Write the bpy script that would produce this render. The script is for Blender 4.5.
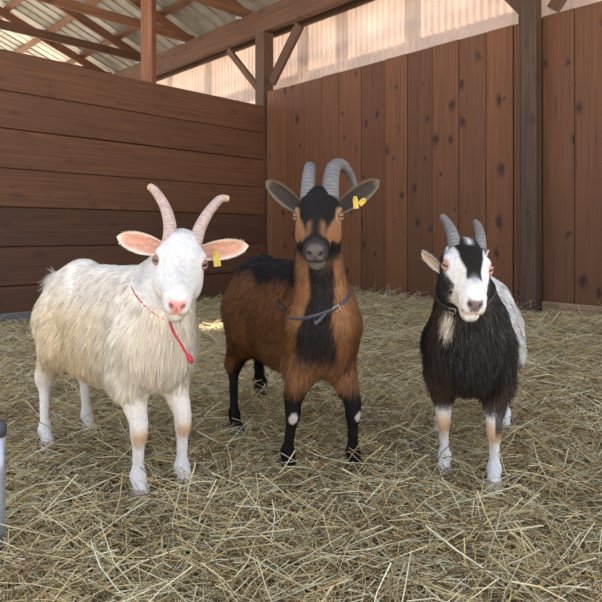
import bpy, bmesh, math, random
import numpy as np
from mathutils import Vector, Matrix
from mathutils.bvhtree import BVHTree

for o in list(bpy.data.objects):
    bpy.data.objects.remove(o)
random.seed(7)
RNG = np.random.default_rng(11)
scn = bpy.context.scene
COL = scn.collection

# ------------------------------------------------------------------ camera
EYE = 0.75            # camera height, m
F = 561.0             # focal length in pixels of the 602 px frame
HOR = 234.0           # pixel row of the horizon
cam_d = bpy.data.cameras.new('camera')
cam = bpy.data.objects.new('camera', cam_d)
COL.objects.link(cam)
cam.location = (0, 0, EYE)
cam.rotation_euler = (math.pi / 2, 0, 0)
cam_d.sensor_width = 36.0
cam_d.lens = 36.0 * F / 602.0
cam_d.shift_y = -(301.0 - HOR) / 602.0
cam_d.clip_start = 0.02
scn.camera = cam

# ------------------------------------------------------------------ sky, sun, exposure
SUN_EL = math.radians(58)
SUN_AZ = 0.0                                  # sun stands towards +x
S = Vector((math.cos(SUN_EL) * math.cos(SUN_AZ), math.cos(SUN_EL) * math.sin(SUN_AZ), math.sin(SUN_EL)))
world = bpy.data.worlds.new('world')
scn.world = world
world.use_nodes = True
nt = world.node_tree
bg = nt.nodes['Background']
sky = nt.nodes.new('ShaderNodeTexSky')
sky.sky_type = 'NISHITA'
sky.sun_disc = False
sky.sun_elevation = SUN_EL
sky.sun_rotation = math.pi / 2 - SUN_AZ
mixs = nt.nodes.new('ShaderNodeMix')
mixs.data_type = 'RGBA'
mixs.inputs['Factor'].default_value = 0.40
mixs.inputs['B'].default_value = (4.6, 4.5, 4.4, 1)      # thin bright haze over the blue
nt.links.new(sky.outputs[0], mixs.inputs['A'])
nt.links.new(mixs.outputs['Result'], bg.inputs[0])
bg.inputs[1].default_value = 0.30
sun_d = bpy.data.lights.new('sun', 'SUN')
sun_d.energy = 20.0
sun_d.angle = math.radians(0.6)
sun_d.color = (1.0, 0.93, 0.82)
sun = bpy.data.objects.new('sun', sun_d)
COL.objects.link(sun)
sun.rotation_euler = S.to_track_quat('Z', 'Y').to_euler()
sun.location = (8, 4, 14)

vs = scn.view_settings
vs.view_transform = 'Standard'
vs.look = 'None'
vs.gamma = 1.0
vs.use_curve_mapping = False
vs.exposure = 0.44

# ------------------------------------------------------------------ frames of the barn
# corner C of the pen; A runs along the back wall to the right (towards the camera), U from the back wall into the pen
C = Vector((-0.406, 6.70, 0.0))
A = Vector((0.9875, -1.0, 0)).normalized()
U = Vector((-1.014, -1.0, 0)).normalized()
ANG_A = math.atan2(A.y, A.x)
ANG_U = math.atan2(U.y, U.x)

def bw(a, u, z):          # barn coordinates -> world (a along the back wall, u into the pen)
    return C + A * a + U * u + Vector((0, 0, z))

def a_of_px(px):          # where a column of the photograph meets the back wall
    k = (px - 301.0) / F
    return (k * C.y - C.x) / (A.x - k * A.y)

def ground(px, py):       # point of the floor under a pixel
    y = F * EYE / (py - HOR)
    return Vector(((px - 301.0) / F * y, y, 0))

def at(px, py, depth):
    return Vector(((px - 301.0) / F * depth, depth, EYE + (HOR - py) / F * depth))

def smooth01(x):
    x = np.clip(x, 0, 1)
    return x * x * (3 - 2 * x)

def hay_h(x, y):          # litter level: flat in front, banked up to the back wall
    u = (x - C.x) * U.x + (y - C.y) * U.y
    h = 0.15 * smooth01((2.3 - u) / 2.3) * smooth01((( x - C.x) * A.x + (y - C.y) * A.y + 0.2) / 1.2)
    return h + 0.012 * np.sin(x * 5.1 + 1.3) * np.cos(y * 4.3) + 0.008 * np.sin(x * 11 + y * 7)

# ------------------------------------------------------------------ material helpers
def new_mat(name):
    m = bpy.data.materials.new(name)
    m.use_nodes = True
    t = m.node_tree
    return m, t, t.nodes['Principled BSDF']

def nd(t, kind, **kw):
    n = t.nodes.new(kind)
    for k, v in kw.items():
        setattr(n, k, v)
    return n

def ramp(t, fac, stops):
    r = nd(t, 'ShaderNodeValToRGB')
    e = r.color_ramp.elements
    while len(e) < len(stops):
        e.new(0.5)
    for i, (p, c) in enumerate(stops):
        e[i].position = p
        e[i].color = (*c, 1)
    t.links.new(fac, r.inputs[0])
    return r.outputs[0]

def mixc(t, fac, a, b, mode='MIX'):
    n = nd(t, 'ShaderNodeMix', data_type='RGBA', blend_type=mode)
    for sock, v in (('Factor', fac), ('A', a), ('B', b)):
        if hasattr(v, 'is_linked') or hasattr(v, 'links'):
            t.links.new(v, n.inputs[sock])
        elif sock == 'Factor':
            n.inputs[sock].default_value = v
        else:
            n.inputs[sock].default_value = (*v, 1)
    return n.outputs['Result']

def math_n(t, op, a, b=None):
    n = nd(t, 'ShaderNodeMath', operation=op)
    for i, v in enumerate((a, b)):
        if v is None:
            continue
        if hasattr(v, 'links'):
            t.links.new(v, n.inputs[i])
        else:
            n.inputs[i].default_value = v
    return n.outputs[0]

def wood(name, dark, mid, light, knots=0.5, rough=0.7, streak=0.35, tint=0.35):
    """sawn board: grain along local X, knots, dark streaks; every board its own offset and tint"""
    m, t, p = new_mat(name)
    tc = nd(t, 'ShaderNodeTexCoord')
    oi = nd(t, 'ShaderNodeObjectInfo')
    off = nd(t, 'ShaderNodeVectorMath', operation='SCALE')
    off.inputs[0].default_value = (37.0, 11.0, 23.0)
    t.links.new(oi.outputs['Random'], off.inputs['Scale'])
    add = nd(t, 'ShaderNodeVectorMath', operation='ADD')
    t.links.new(tc.outputs['Object'], add.inputs[0])
    t.links.new(off.outputs[0], add.inputs[1])
    v = add.outputs[0]
    def mapped(sx, sy, sz):
        mp = nd(t, 'ShaderNodeMapping')
        mp.inputs['Scale'].default_value = (sx, sy, sz)
        t.links.new(v, mp.inputs[0])
        return mp.outputs[0]
    # knots
    vo = nd(t, 'ShaderNodeTexVoronoi', voronoi_dimensions='2D')
    vo.inputs['Scale'].default_value = 1.0
    wob = nd(t, 'ShaderNodeTexNoise')
    wob.inputs['Scale'].default_value = 9.0
    t.links.new(v, wob.inputs['Vector'])
    mv = nd(t, 'ShaderNodeVectorMath', operation='MULTIPLY_ADD')
    mv.inputs[1].default_value = (0.30, 0.34, 0.3)
    t.links.new(wob.outputs['Color'], mv.inputs[0])
    t.links.new(mapped(3.0, 5.5, 5.5), mv.inputs[2])
    t.links.new(mv.outputs[0], vo.inputs['Vector'])
    sepc = nd(t, 'ShaderNodeSeparateColor')
    t.links.new(vo.outputs['Color'], sepc.inputs[0])
    kn = ramp(t, math_n(t, 'DIVIDE', vo.outputs['Distance'], math_n(t, 'ADD', sepc.outputs[1], 0.35)), [(0.05, (1, 1, 1)), (0.10, (0.55, 0.55, 0.55)), (0.19, (0, 0, 0))])
    kn = math_n(t, 'MULTIPLY', kn, ramp(t, sepc.outputs[0], [(0.40, (0, 0, 0)), (0.60, (1, 1, 1))]))
    kn = math_n(t, 'MULTIPLY', kn, knots)
    # grain, bent around the knots
    gr = nd(t, 'ShaderNodeTexNoise')
    gr.inputs['Scale'].default_value = 1.0
    gr.inputs['Detail'].default_value = 5
    gr.inputs['Distortion'].default_value = 0.6
    t.links.new(mapped(1.6, 60.0, 60.0), gr.inputs['Vector'])
    col = ramp(t, gr.outputs[0], [(0.30, dark), (0.5, mid), (0.72, light)])
    # broad soft variation along the board
    br = nd(t, 'ShaderNodeTexNoise')
    br.inputs['Scale'].default_value = 1.0
    br.inputs['Detail'].default_value = 3
    t.links.new(mapped(1.1, 5.0, 5.0), br.inputs['Vector'])
    brf = ramp(t, br.outputs[0], [(0.35, (0, 0, 0)), (0.7, (1, 1, 1))])
    col = mixc(t, math_n(t, 'MULTIPLY', brf, streak), col, dark)
    # rare dark streaks
    ds = nd(t, 'ShaderNodeTexNoise')
    ds.inputs['Scale'].default_value = 1.0
    ds.inputs['Detail'].default_value = 2
    t.links.new(mapped(2.2, 22.0, 22.0), ds.inputs['Vector'])
    dsf = ramp(t, ds.outputs[0], [(0.68, (0, 0, 0)), (0.78, (1, 1, 1))])
    col = mixc(t, math_n(t, 'MULTIPLY', dsf, 0.6), col, tuple(c * 0.25 for c in dark))
    col = mixc(t, kn, col, tuple(c * 0.16 for c in dark))
    # board to board tint
    rb = ramp(t, oi.outputs['Random'], [(0.0, (1 - tint,) * 3), (0.5, (1, 1, 1)), (1.0, (1 + tint, 1 + tint * 0.9, 1 + tint * 0.8))])
    col = mixc(t, 1.0, col, rb, 'MULTIPLY')
    t.links.new(col, p.inputs['Base Color'])
    p.inputs['Roughness'].default_value = rough
    bp = nd(t, 'ShaderNodeBump')
    bp.inputs['Strength'].default_value = 0.25
    bp.inputs['Distance'].default_value = 0.004
    t.links.new(gr.outputs[0], bp.inputs['Height'])
    t.links.new(bp.outputs[0], p.inputs['Normal'])
    return m

M = {}
M['plank'] = wood('stained_plank', (0.072, 0.029, 0.012), (0.105, 0.042, 0.018), (0.145, 0.060, 0.026), knots=0.35, streak=0.4, tint=0.25)
M['board'] = wood('stained_board', (0.098, 0.037, 0.013), (0.135, 0.051, 0.019), (0.175, 0.068, 0.026), knots=0.9, streak=0.3, tint=0.22)
M['post'] = wood('post_wood', (0.05, 0.026, 0.015), (0.085, 0.045, 0.026), (0.13, 0.072, 0.042), knots=0.5, streak=0.5)
M['beam'] = wood('beam_wood', (0.085, 0.037, 0.020), (0.145, 0.066, 0.034), (0.20, 0.098, 0.054), knots=0.6, streak=0.4)
M['litpost'] = wood('warm_lit_post_wood', (0.14, 0.052, 0.024), (0.21, 0.082, 0.040), (0.27, 0.115, 0.058), knots=0.3, streak=0.3, tint=0.1)  # orange tone carries the warm light on this post in its colour
M['greyboard'] = wood('weathered_board', (0.14, 0.12, 0.11), (0.22, 0.19, 0.17), (0.30, 0.26, 0.23), knots=0.3)
M['palebase'] = wood('pale_base_board', (0.20, 0.12, 0.07), (0.30, 0.19, 0.11), (0.40, 0.27, 0.17), knots=0.3)

M['sliver'] = wood('bare_splinter_wood', (0.30, 0.19, 0.12), (0.44, 0.30, 0.20), (0.56, 0.40, 0.28), knots=0.1)

def vcol_mat(name, rough=0.75, spec=0.3, noise=0.0, nscale=60.0, bump=0.0, sheen=0.0, subs=0.0):
    m, t, p = new_mat(name)
    at_ = nd(t, 'ShaderNodeVertexColor', layer_name='Col')
    col = at_.outputs[0]
    if noise:
        n = nd(t, 'ShaderNodeTexNoise')
        n.inputs['Scale'].default_value = nscale
        n.inputs['Detail'].default_value = 4
        tc = nd(t, 'ShaderNodeTexCoord')
        t.links.new(tc.outputs['Object'], n.inputs['Vector'])
        f = ramp(t, n.outputs[0], [(0.3, (1 - noise,) * 3), (0.7, (1 + noise,) * 3)])
        col = mixc(t, 1.0, col, f, 'MULTIPLY')
        if bump:
            bp = nd(t, 'ShaderNodeBump')
            bp.inputs['Strength'].default_value = bump
            bp.inputs['Distance'].default_value = 0.004
            t.links.new(n.outputs[0], bp.inputs['Height'])
            t.links.new(bp.outputs[0], p.inputs['Normal'])
    t.links.new(col, p.inputs['Base Color'])
    p.inputs['Roughness'].default_value = rough
    p.inputs['Specular IOR Level'].default_value = spec
    p.inputs['Sheen Weight'].default_value = sheen
    return m

def plain(name, col, rough=0.5, metal=0.0, spec=0.5, noise=0.12, nscale=40.0):
    m, t, p = new_mat(name)
    n = nd(t, 'ShaderNodeTexNoise')
    n.inputs['Scale'].default_value = nscale
    tc = nd(t, 'ShaderNodeTexCoord')
    t.links.new(tc.outputs['Object'], n.inputs['Vector'])
    c = ramp(t, n.outputs[0], [(0.3, tuple(x * (1 - noise) for x in col)), (0.7, tuple(min(1, x * (1 + noise)) for x in col))])
    t.links.new(c, p.inputs['Base Color'])
    p.inputs['Roughness'].default_value = rough
    p.inputs['Metallic'].default_value = metal
    p.inputs['Specular IOR Level'].default_value = spec
    return m

M['coat'] = vcol_mat('goat_skin', rough=0.8, spec=0.1, noise=0.10, nscale=90, bump=0.4)
M['hair'] = vcol_mat('goat_hair', rough=0.55, spec=0.15)
M['hairgloss'] = vcol_mat('glossy_dark_goat_hair', rough=0.45, spec=0.18)
M['horn'] = vcol_mat('horn', rough=0.55, spec=0.4, noise=0.18, nscale=70, bump=0.4)
M['ear'] = vcol_mat('ear_skin', rough=0.7, spec=0.25, noise=0.12, nscale=80)
M['eye'] = vcol_mat('eye', rough=0.08, spec=0.6)
M['hoof'] = plain('hoof', (0.10, 0.085, 0.07), 0.6)
M['palehoof'] = plain('pale_hoof', (0.42, 0.36, 0.30), 0.6)
M['tag'] = plain('yellow_tag', (0.56, 0.40, 0.06), 0.45, noise=0.06)
M['redcord'] = plain('red_cord', (0.50, 0.03, 0.06), 0.6)
M['strap'] = plain('dark_strap', (0.06, 0.06, 0.075), 0.35)
M['blackstrap'] = plain('black_strap', (0.02, 0.02, 0.022), 0.5)
M['metal'] = plain('grey_metal', (0.42, 0.44, 0.50), 0.4, metal=0.6)
M['cap'] = plain('dark_cap', (0.05, 0.05, 0.06), 0.5)
M['brass'] = plain('buckle', (0.55, 0.5, 0.4), 0.3, metal=0.9)
M['straw'] = vcol_mat('hay_stalk', rough=0.55, spec=0.35)

def roof_mat():
    m, t, p = new_mat('galvanised_sheet')
    n = nd(t, 'ShaderNodeTexNoise')
    n.inputs['Scale'].default_value = 6
    n.inputs['Detail'].default_value = 5
    tc = nd(t, 'ShaderNodeTexCoord')
    t.links.new(tc.outputs['Object'], n.inputs['Vector'])
    c = ramp(t, n.outputs[0], [(0.3, (0.24, 0.24, 0.22)), (0.7, (0.36, 0.36, 0.335))])
    t.links.new(c, p.inputs['Base Color'])
    p.inputs['Metallic'].default_value = 0.35
    p.inputs['Roughness'].default_value = 0.5
    return m
M['roof'] = roof_mat()

def siding_mat(name, base, trans):
    m, t, p = new_mat(name)
    out = t.nodes['Material Output']
    n = nd(t, 'ShaderNodeTexNoise')
    n.inputs['Scale'].default_value = 3.0
    n.inputs['Detail'].default_value = 4
    tc = nd(t, 'ShaderNodeTexCoord')
    t.links.new(tc.outputs['Object'], n.inputs['Vector'])
    c = ramp(t, n.outputs[0], [(0.3, tuple(x * 0.85 for x in base)), (0.7, base)])
    t.links.new(c, p.inputs['Base Color'])
    p.inputs['Roughness'].default_value = 0.4
    tr = nd(t, 'ShaderNodeBsdfTranslucent')
    t.links.new(c, tr.inputs[0])
    mx = nd(t, 'ShaderNodeMixShader')
    mx.inputs[0].default_value = trans
    t.links.new(p.outputs[0], mx.inputs[1])
    t.links.new(tr.outputs[0], mx.inputs[2])
    t.links.new(mx.outputs[0], out.inputs[0])
    return m
M['siding'] = siding_mat('translucent_siding', (0.74, 0.63, 0.57), 0.50)
M['clear'] = siding_mat('translucent_roof_panel', (0.66, 0.62, 0.54), 0.3)

def litter_mat():
    m, t, p = new_mat('trodden_hay_floor')
    tc = nd(t, 'ShaderNodeTexCoord')
    n = nd(t, 'ShaderNodeTexNoise')
    n.inputs['Scale'].default_value = 120
    n.inputs['Detail'].default_value = 6
    n.inputs['Distortion'].default_value = 2.0
    t.links.new(tc.outputs['Object'], n.inputs['Vector'])
    c = ramp(t, n.outputs[0], [(0.3, (0.03, 0.021, 0.011)), (0.55, (0.10, 0.072, 0.036)), (0.75, (0.22, 0.165, 0.085))])
    t.links.new(c, p.inputs['Base Color'])
    p.inputs['Roughness'].default_value = 0.9
    bp = nd(t, 'ShaderNodeBump')
    bp.inputs['Distance'].default_value = 0.02
    t.links.new(n.outputs[0], bp.inputs['Height'])
    t.links.new(bp.outputs[0], p.inputs['Normal'])
    return m
M['litter'] = litter_mat()
M['dirt'] = plain('yard_dirt', (0.52, 0.44, 0.34), 0.95, noise=0.25, nscale=3)

# ------------------------------------------------------------------ object helpers
def link(o, parent=None):
    COL.objects.link(o)
    if parent is not None:
        o.parent = parent
    return o

def mesh_obj(name, verts, faces, mat, parent=None, smooth=False):
    me = bpy.data.meshes.new(name)
    me.from_pydata([tuple(v) for v in verts], [], [tuple(f) for f in faces])
    me.materials.append(mat)
    if smooth:
        me.polygons.foreach_set('use_smooth', [True] * len(me.polygons))
    me.update()
    return link(bpy.data.objects.new(name, me), parent)

def empty(name, loc=(0, 0, 0), rz=0.0):
    o = bpy.data.objects.new(name, None)
    o.empty_display_size = 0.1
    o.location = loc
    o.rotation_euler = (0, 0, rz)
    return link(o)

def tag(o, label, cat, group=None):
    o['label'] = label
    o['category'] = cat
    if group:
        o['group'] = group
    return o

def struct(o):
    o['kind'] = 'structure'
    return o

def box_data(lx, ly, lz, bev=0.004, rough=0.0):
    """box along X with bevelled long edges (octagonal section), a little unevenness"""
    hx, hy, hz, b = lx / 2, ly / 2, lz / 2, min(bev, ly / 3, lz / 3)
    ring = [(-hy + b, -hz), (hy - b, -hz), (hy, -hz + b), (hy, hz - b), (hy - b, hz), (-hy + b, hz), (-hy, hz - b), (-hy, -hz + b)]
    vs_, fs = [], []
    nseg = 3
    for i in range(nseg + 1):
        x = -hx + lx * i / nseg
        dy = random.uniform(-1, 1) * rough
        dz = random.uniform(-1, 1) * rough
        for (y, z) in ring:
            vs_.append((x, y + dy, z + dz))
    for i in range(nseg):
        for k in range(8):
            a, b_ = i * 8 + k, i * 8 + (k + 1) % 8
            fs.append((a, b_, b_ + 8, a + 8))
    fs.append(tuple(range(7, -1, -1)))
    fs.append(tuple(range(nseg * 8, nseg * 8 + 8)))
    return vs_, fs

def timber(name, p0, p1, w, d, mat, parent=None, side=None, bev=0.006, rough=0.002):
    """beam from p0 to p1; w = size along 'side', d = size across it"""
    p0, p1 = Vector(p0), Vector(p1)
    x = (p1 - p0)
    L = x.length
    x.normalize()
    s = Vector(side) if side is not None else Vector((0, 0, 1))
    y = (s - x * s.dot(x))
    if y.length < 1e-4:
        y = Vector((1, 0, 0)) - x * x.x
    y.normalize()
    z = x.cross(y)
    v, f = box_data(L, w, d, bev, rough)
    o = mesh_obj(name, v, f, mat, parent)
    o.matrix_local = Matrix.Translation((p0 + p1) / 2) @ Matrix((x, y, z)).transposed().to_4x4()
    return o

# ------------------------------------------------------------------ ground and floor
def grid_mesh(name, x0, x1, y0, y1, step, mat, zf):
    xs = np.arange(x0, x1 + 1e-6, step)
    ys = np.arange(y0, y1 + 1e-6, step)
    X, Y = np.meshgrid(xs, ys, indexing='ij')
    Z = zf(X, Y)
    V = np.stack([X, Y, Z], -1).reshape(-1, 3)
    n, m_ = len(xs), len(ys)
    I = np.arange(n * m_).reshape(n, m_)
    Fq = np.stack([I[:-1, :-1], I[1:, :-1], I[1:, 1:], I[:-1, 1:]], -1).reshape(-1, 4)
    return mesh_obj(name, V.tolist(), Fq.tolist(), mat, smooth=True)

floor = struct(grid_mesh('floor', -5.5, 5.5, -0.3, 9.3, 0.06, M['litter'], lambda X, Y: hay_h(X, Y) - 0.042))
yard = struct(mesh_obj('yard_ground', [(-40, -40, -0.09), (40, -40, -0.09), (40, 40, -0.09), (-40, 40, -0.09)], [(0, 1, 2, 3)], M['dirt']))

SL = 0.384               # roof slope
# ------------------------------------------------------------------ left wall: horizontal planks
LW_H = [2.270, 1.940, 1.627, 1.296, 0.973, 0.642, 0.312, 0.035]
wl = struct(empty('wall_left'))
random.seed(3)
for i in range(7):
    z1, z0 = LW_H[i], LW_H[i + 1]
    zc, hh = (z0 + z1) / 2, (z1 - z0) - 0.006
    ends = [(0.06, 5.6)]
    for (u0, u1) in ends:
        dep = 0.038
        j = random.uniform(-0.005, 0.005)
        a_mid = 0.0 + j
        timber('plank', bw(a_mid, u0, zc + random.uniform(-.002, .002)), bw(a_mid, u1, zc), hh, dep, M['plank'], wl, side=(0, 0, 1), bev=0.007, rough=0.0015)
timber('light_stop', bw(-0.026, 2.85, 0.03), bw(-0.026, 2.85, 2.25), 5.5, 0.012, M['post'], wl, side=U)  # added sheet, stops light leaking between the planks
# studs behind the planks and the weathered board along the foot of the wall
for uu in (0.9, 2.4, 3.9, 5.4):
    timber('stud', bw(-0.07, uu, 0), bw(-0.07, uu, 2.2), 0.10, 0.09, M['beam'], wl, side=U)
bb = struct(timber('baseboard_left', bw(0.05, 1.2, 0.03), bw(0.05, 5.5, 0.03), 0.13, 0.05, M['greyboard'], side=(0, 0, 1)))

# ------------------------------------------------------------------ back wall: vertical boards
wb = struct(empty('wall_back'))
random.seed(5)
seams = [268, 287, 304, 322.5, 339.5, 362, 386, 408, 433, 459.5, 487, 514, 542.5, 575, 606]
aa = [a_of_px(p) for p in seams]
while aa[-1] < 6.0:
    aa.append(aa[-1] + 0.215)
for a0, a1 in zip(aa[:-1], aa[1:]):
    off = random.uniform(-0.004, 0.004)
    ac = (a0 + a1) / 2
    timber('board', bw(ac, off, -0.05), bw(ac, off, 2.44 + random.uniform(-.003, .003)), (a1 - a0) - 0.005, 0.028, M['board'], wb, side=A, bev=0.004, rough=0.0008)
timber('light_stop', bw(3.0, -0.030, -0.05), bw(3.0, -0.030, 2.425), 5.9, 0.02, M['post'], wb, side=A)  # added sheet behind the boards, keeps light out of their gaps
timber('top_rail', bw(0.02, -0.085, 2.36), bw(6.0, -0.085, 2.36), 0.13, 0.045, M['beam'], wb, side=(0, 0, 1))

a_post_right = a_of_px(536) + 0.075
tag(timber('base_board', bw(a_post_right, 0.05, 0.185), bw(5.2, 0.05, 0.185), 0.09, 0.045, M['palebase'], side=(0, 0, 1)),
    'pale low board lying along the foot of the back wall, right of the post', 'board')

# ------------------------------------------------------------------ posts, header beam, braces
PW = 0.125
a_post = a_of_px(536)
POFF = 0.09
cp = timber('corner_post', bw(-0.165, -0.10, 0), bw(-0.165, -0.10, 3.205), 0.165, 0.165, M['post'], side=A, bev=0.008)
tag(cp, 'dark square timber post in the corner between the two plank walls', 'post')
mp_ = timber('timber_post', bw(a_post, POFF + 0.01, 0), bw(a_post, POFF + 0.01, 3.22), PW, PW, M['post'], side=A, bev=0.01, rough=0.004)
tag(mp_, 'dark rough timber post in front of the right-hand boards, pale splinters on its edge', 'post')
random.seed(9)
for k in range(10):           # split pale slivers on the right edge of the post
    z = 0.25 + k * 0.17 + random.uniform(-.05, .05)
    s_ = timber('splinter', bw(a_post + PW / 2 + 0.003, POFF + PW / 2 - 0.012, z), bw(a_post + PW / 2 + 0.003, POFF + PW / 2 - 0.018, z + random.uniform(.08, .2)), 0.030, 0.010, M['sliver'], side=U, bev=0.002)
    s_.parent = mp_
    s_.matrix_parent_inverse = mp_.matrix_local.inverted()
hb = timber('header_beam', bw(-4.9, -0.10, 3.36), bw(5.6, -0.10, 3.36), 0.29, 0.09, M['beam'], side=(0, 0, 1), bev=0.008)
tag(hb, 'long brown header beam carried on the posts above the back wall', 'beam')
br = []
def brace(a0, z0, a1, z1, w, label):
    o = timber('knee_brace', bw(a0, -0.10, z0), bw(a1, -0.10, z1), w, 0.05, M['beam'], side=(0, 0, 1))
    return tag(o, label, 'brace', 'diagonal knee braces between posts and header beam')
brace(-0.30, 2.58, -0.88, 3.17, 0.08, 'thin diagonal brace on the left side of the corner post')
brace(-0.03, 2.58, 0.46, 3.15, 0.13, 'wide diagonal brace on the right side of the corner post')
brace(a_post - 0.09, 2.52, a_post - 0.60, 3.17, 0.10, 'diagonal brace leaving the rough right-hand post to the left')
brace(a_post + 0.09, 2.52, a_post + 0.60, 3.17, 0.10, 'diagonal brace leaving the rough right-hand post to the right')
pp = at(148.5, 80, 6.6)
rp = timber('timber_post', (pp.x, pp.y, 0), (pp.x, pp.y, 3.92), 0.145, 0.12, M['litpost'], side=(1, -0.2, 0), bev=0.008)
tag(rp, 'orange-lit upright post rising behind the left plank wall to the roof', 'post')

# ------------------------------------------------------------------ roof: trusses, purlins, metal sheets
def roof_z(u):
    return 3.62 + SL * u
def truss(a, label):
    r = tag(empty('roof_truss', bw(a, 0, 3.5)), label, 'truss', 'roof trusses above the left wall')
    inv = Matrix.Translation(-bw(a, 0, 3.5))
    def part(name, p0, p1, w, d):
        o = timber(name, inv @ p0, inv @ p1, w, d, M['beam'], r, side=(0, 0, 1))
        return o
    part('bottom_chord', bw(a, -0.2, 3.565), bw(a, 2.7, 3.565), 0.12, 0.045)
    part('rafter', bw(a, -0.43, roof_z(-0.43) - 0.03), bw(a, 2.7, roof_z(2.7) - 0.03), 0.13, 0.045)
    part('web', bw(a, 2.6, 3.6), bw(a, 1.9, roof_z(1.9) - 0.06), 0.09, 0.045)
    part('metal_bracket', bw(a - 0.028, -0.02, 3.48), bw(a - 0.028, -0.02, 3.60), 0.08, 0.006).data.materials[0] = M['metal']
for a, lab in ((-3.157 * 1.405, 'roof truss farthest to the left above the plank wall'),
               (-2.233 * 1.405, 'roof truss meeting the header beam just left of the orange-lit post'),
               (-1.309 * 1.405, 'roof truss meeting the header beam just right of the orange-lit post'),
               (-0.385 * 1.405, 'roof truss nearest the corner post, only its end in view')):
    truss(a, lab)

ceil = struct(empty('ceiling'))
pu = -1.2
k = 0
pus = [-0.36, 0.32, 0.92, 1.52, 2.12, 2.66]
for u in pus:
    z = roof_z(u) + 0.065
    timber('purlin', bw(-7, u, z), bw(6.2, u, z), 0.045, 0.09, M['beam'], ceil, side=Vector((0, 0, 1)) - U * SL)

def corrugated(name, origin, ex, ey, ez, width, length, mat, parent, pitch=0.0763, amp=0.005, ribs=None):
    """profiled sheet: ex across the profile, ey along it, ez out of the sheet"""
    n = max(2, int(round(width / pitch)))
    prof = []
    for i in range(n):
        x = i * width / n
        w = width / n
        if ribs:
            prof += [(x, 0), (x + w * 0.70, 0), (x + w * 0.78, ribs), (x + w * 0.92, ribs)]
        else:
            prof += [(x + w * q / 6, amp * math.cos(2 * math.pi * q / 6)) for q in range(6)]
    prof.append((width, prof[0][1]))
    vv, ff = [], []
    for (x, h) in prof:
        vv.append(origin + ex * x + ez * h)
        vv.append(origin + ex * x + ey * length + ez * h)
    for i in range(len(prof) - 1):
        ff.append((2 * i, 2 * i + 2, 2 * i + 3, 2 * i + 1))
    o = mesh_obj(name, vv, ff, mat, parent)
    md = o.modifiers.new('thick', 'SOLIDIFY')
    md.thickness = 0.0015
    return o

slope = (U + Vector((0, 0, SL))).normalized()
upn = slope.cross(A)
if upn.z < 0:
    upn = -upn
SW = 0.86
sl_len = lambda du: du * math.sqrt(1 + SL * SL)
i = 0
a = -7.1
hole_a = None
PATCH = ground(213, 329)
# the sunbeam that reaches the hay between the two goats comes in where one sheet stops short of the next
s_hit = None
for s in np.linspace(0.5, 4, 800):
    p = PATCH + S / math.hypot(S.x, S.y) * s
    u = (p - C).dot(U)
    if p.z > roof_z(u) + 0.11:
        s_hit = s
        break
ph = PATCH + S / math.hypot(S.x, S.y) * s_hit
H_A, H_U = (ph - C).dot(A), (ph - C).dot(U)
HA0, HA1, HU0, HU1 = H_A - 0.10, H_A + 0.10, H_U - 0.16, H_U + 0.16
def sheet(a0, a1, u0, u1, mat):
    o = bw(a0, u0, roof_z(u0) + 0.112)
    corrugated('roof_sheet', o, A, slope, upn, a1 - a0, sl_len(u1 - u0), mat, ceil, pitch=0.215, ribs=0.02)
while a < 6.2:
    a1 = a + SW
    if a <= H_A < a1:
        if HA0 > a:
            sheet(a, HA0, -0.46, 2.75, M['roof'])
        sheet(HA0, min(HA1, a1), -0.46, HU0, M['roof'])
        sheet(HA0, min(HA1, a1), HU1, 2.75, M['roof'])
        if HA1 < a1:
            sheet(HA1, a1, -0.46, 2.75, M['roof'])
        elif HA1 > a1:
            a1 = HA1
    else:
        clear = i in (2,)
        sheet(a, a1, -0.46, 2.75, M['clear'] if clear else M['roof'])
    a = a1
    i += 1

# ------------------------------------------------------------------ far outside wall of translucent corrugated sheets
wf = struct(empty('wall_far'))
a = -7.0
while a < 6.5:
    corrugated('siding_sheet', bw(a, -0.40, 0.0), A, Vector((0, 0, 1)), U, 0.9, 3.50, M['siding'], wf)
    a += 0.9
# its frame stands outside, seen as shadows through the sheets
for a_ in (-2.6, -1.55, 0.42, 1.05, 2.0, 3.3):
    timber('frame_post', bw(a_, -0.62, 0), bw(a_, -0.62, 3.9), 0.10, 0.10, M['beam'], wf, side=A)
for z_ in (1.3, 2.1, 2.85):
    timber('frame_rail', bw(-7, -0.50, z_), bw(6.5, -0.50, z_), 0.09, 0.045, M['beam'], wf, side=(0, 0, 1))
timber('frame_rail', bw(-7, -0.35, 3.30), bw(6.5, -0.35, 3.30), 0.10, 0.045, M['post'], wf, side=(0, 0, 1))  # dark rail added inside, stands for the dark gap under the header beam
# slim dark strip up the inside of the sheets
timber('upright_strip', bw(a_of_px(478) + 0.2, -0.37, 2.0), bw(a_of_px(478) + 0.2, -0.37, 3.2), 0.025, 0.025, M['post'], wf, side=A)

# ------------------------------------------------------------------ goats: one skinned implicit surface per body
def smin(a, b, k):
    h = np.clip(0.5 + 0.5 * (b - a) / k, 0, 1)
    return b * (1 - h) + a * h - k * h * (1 - h)

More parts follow.
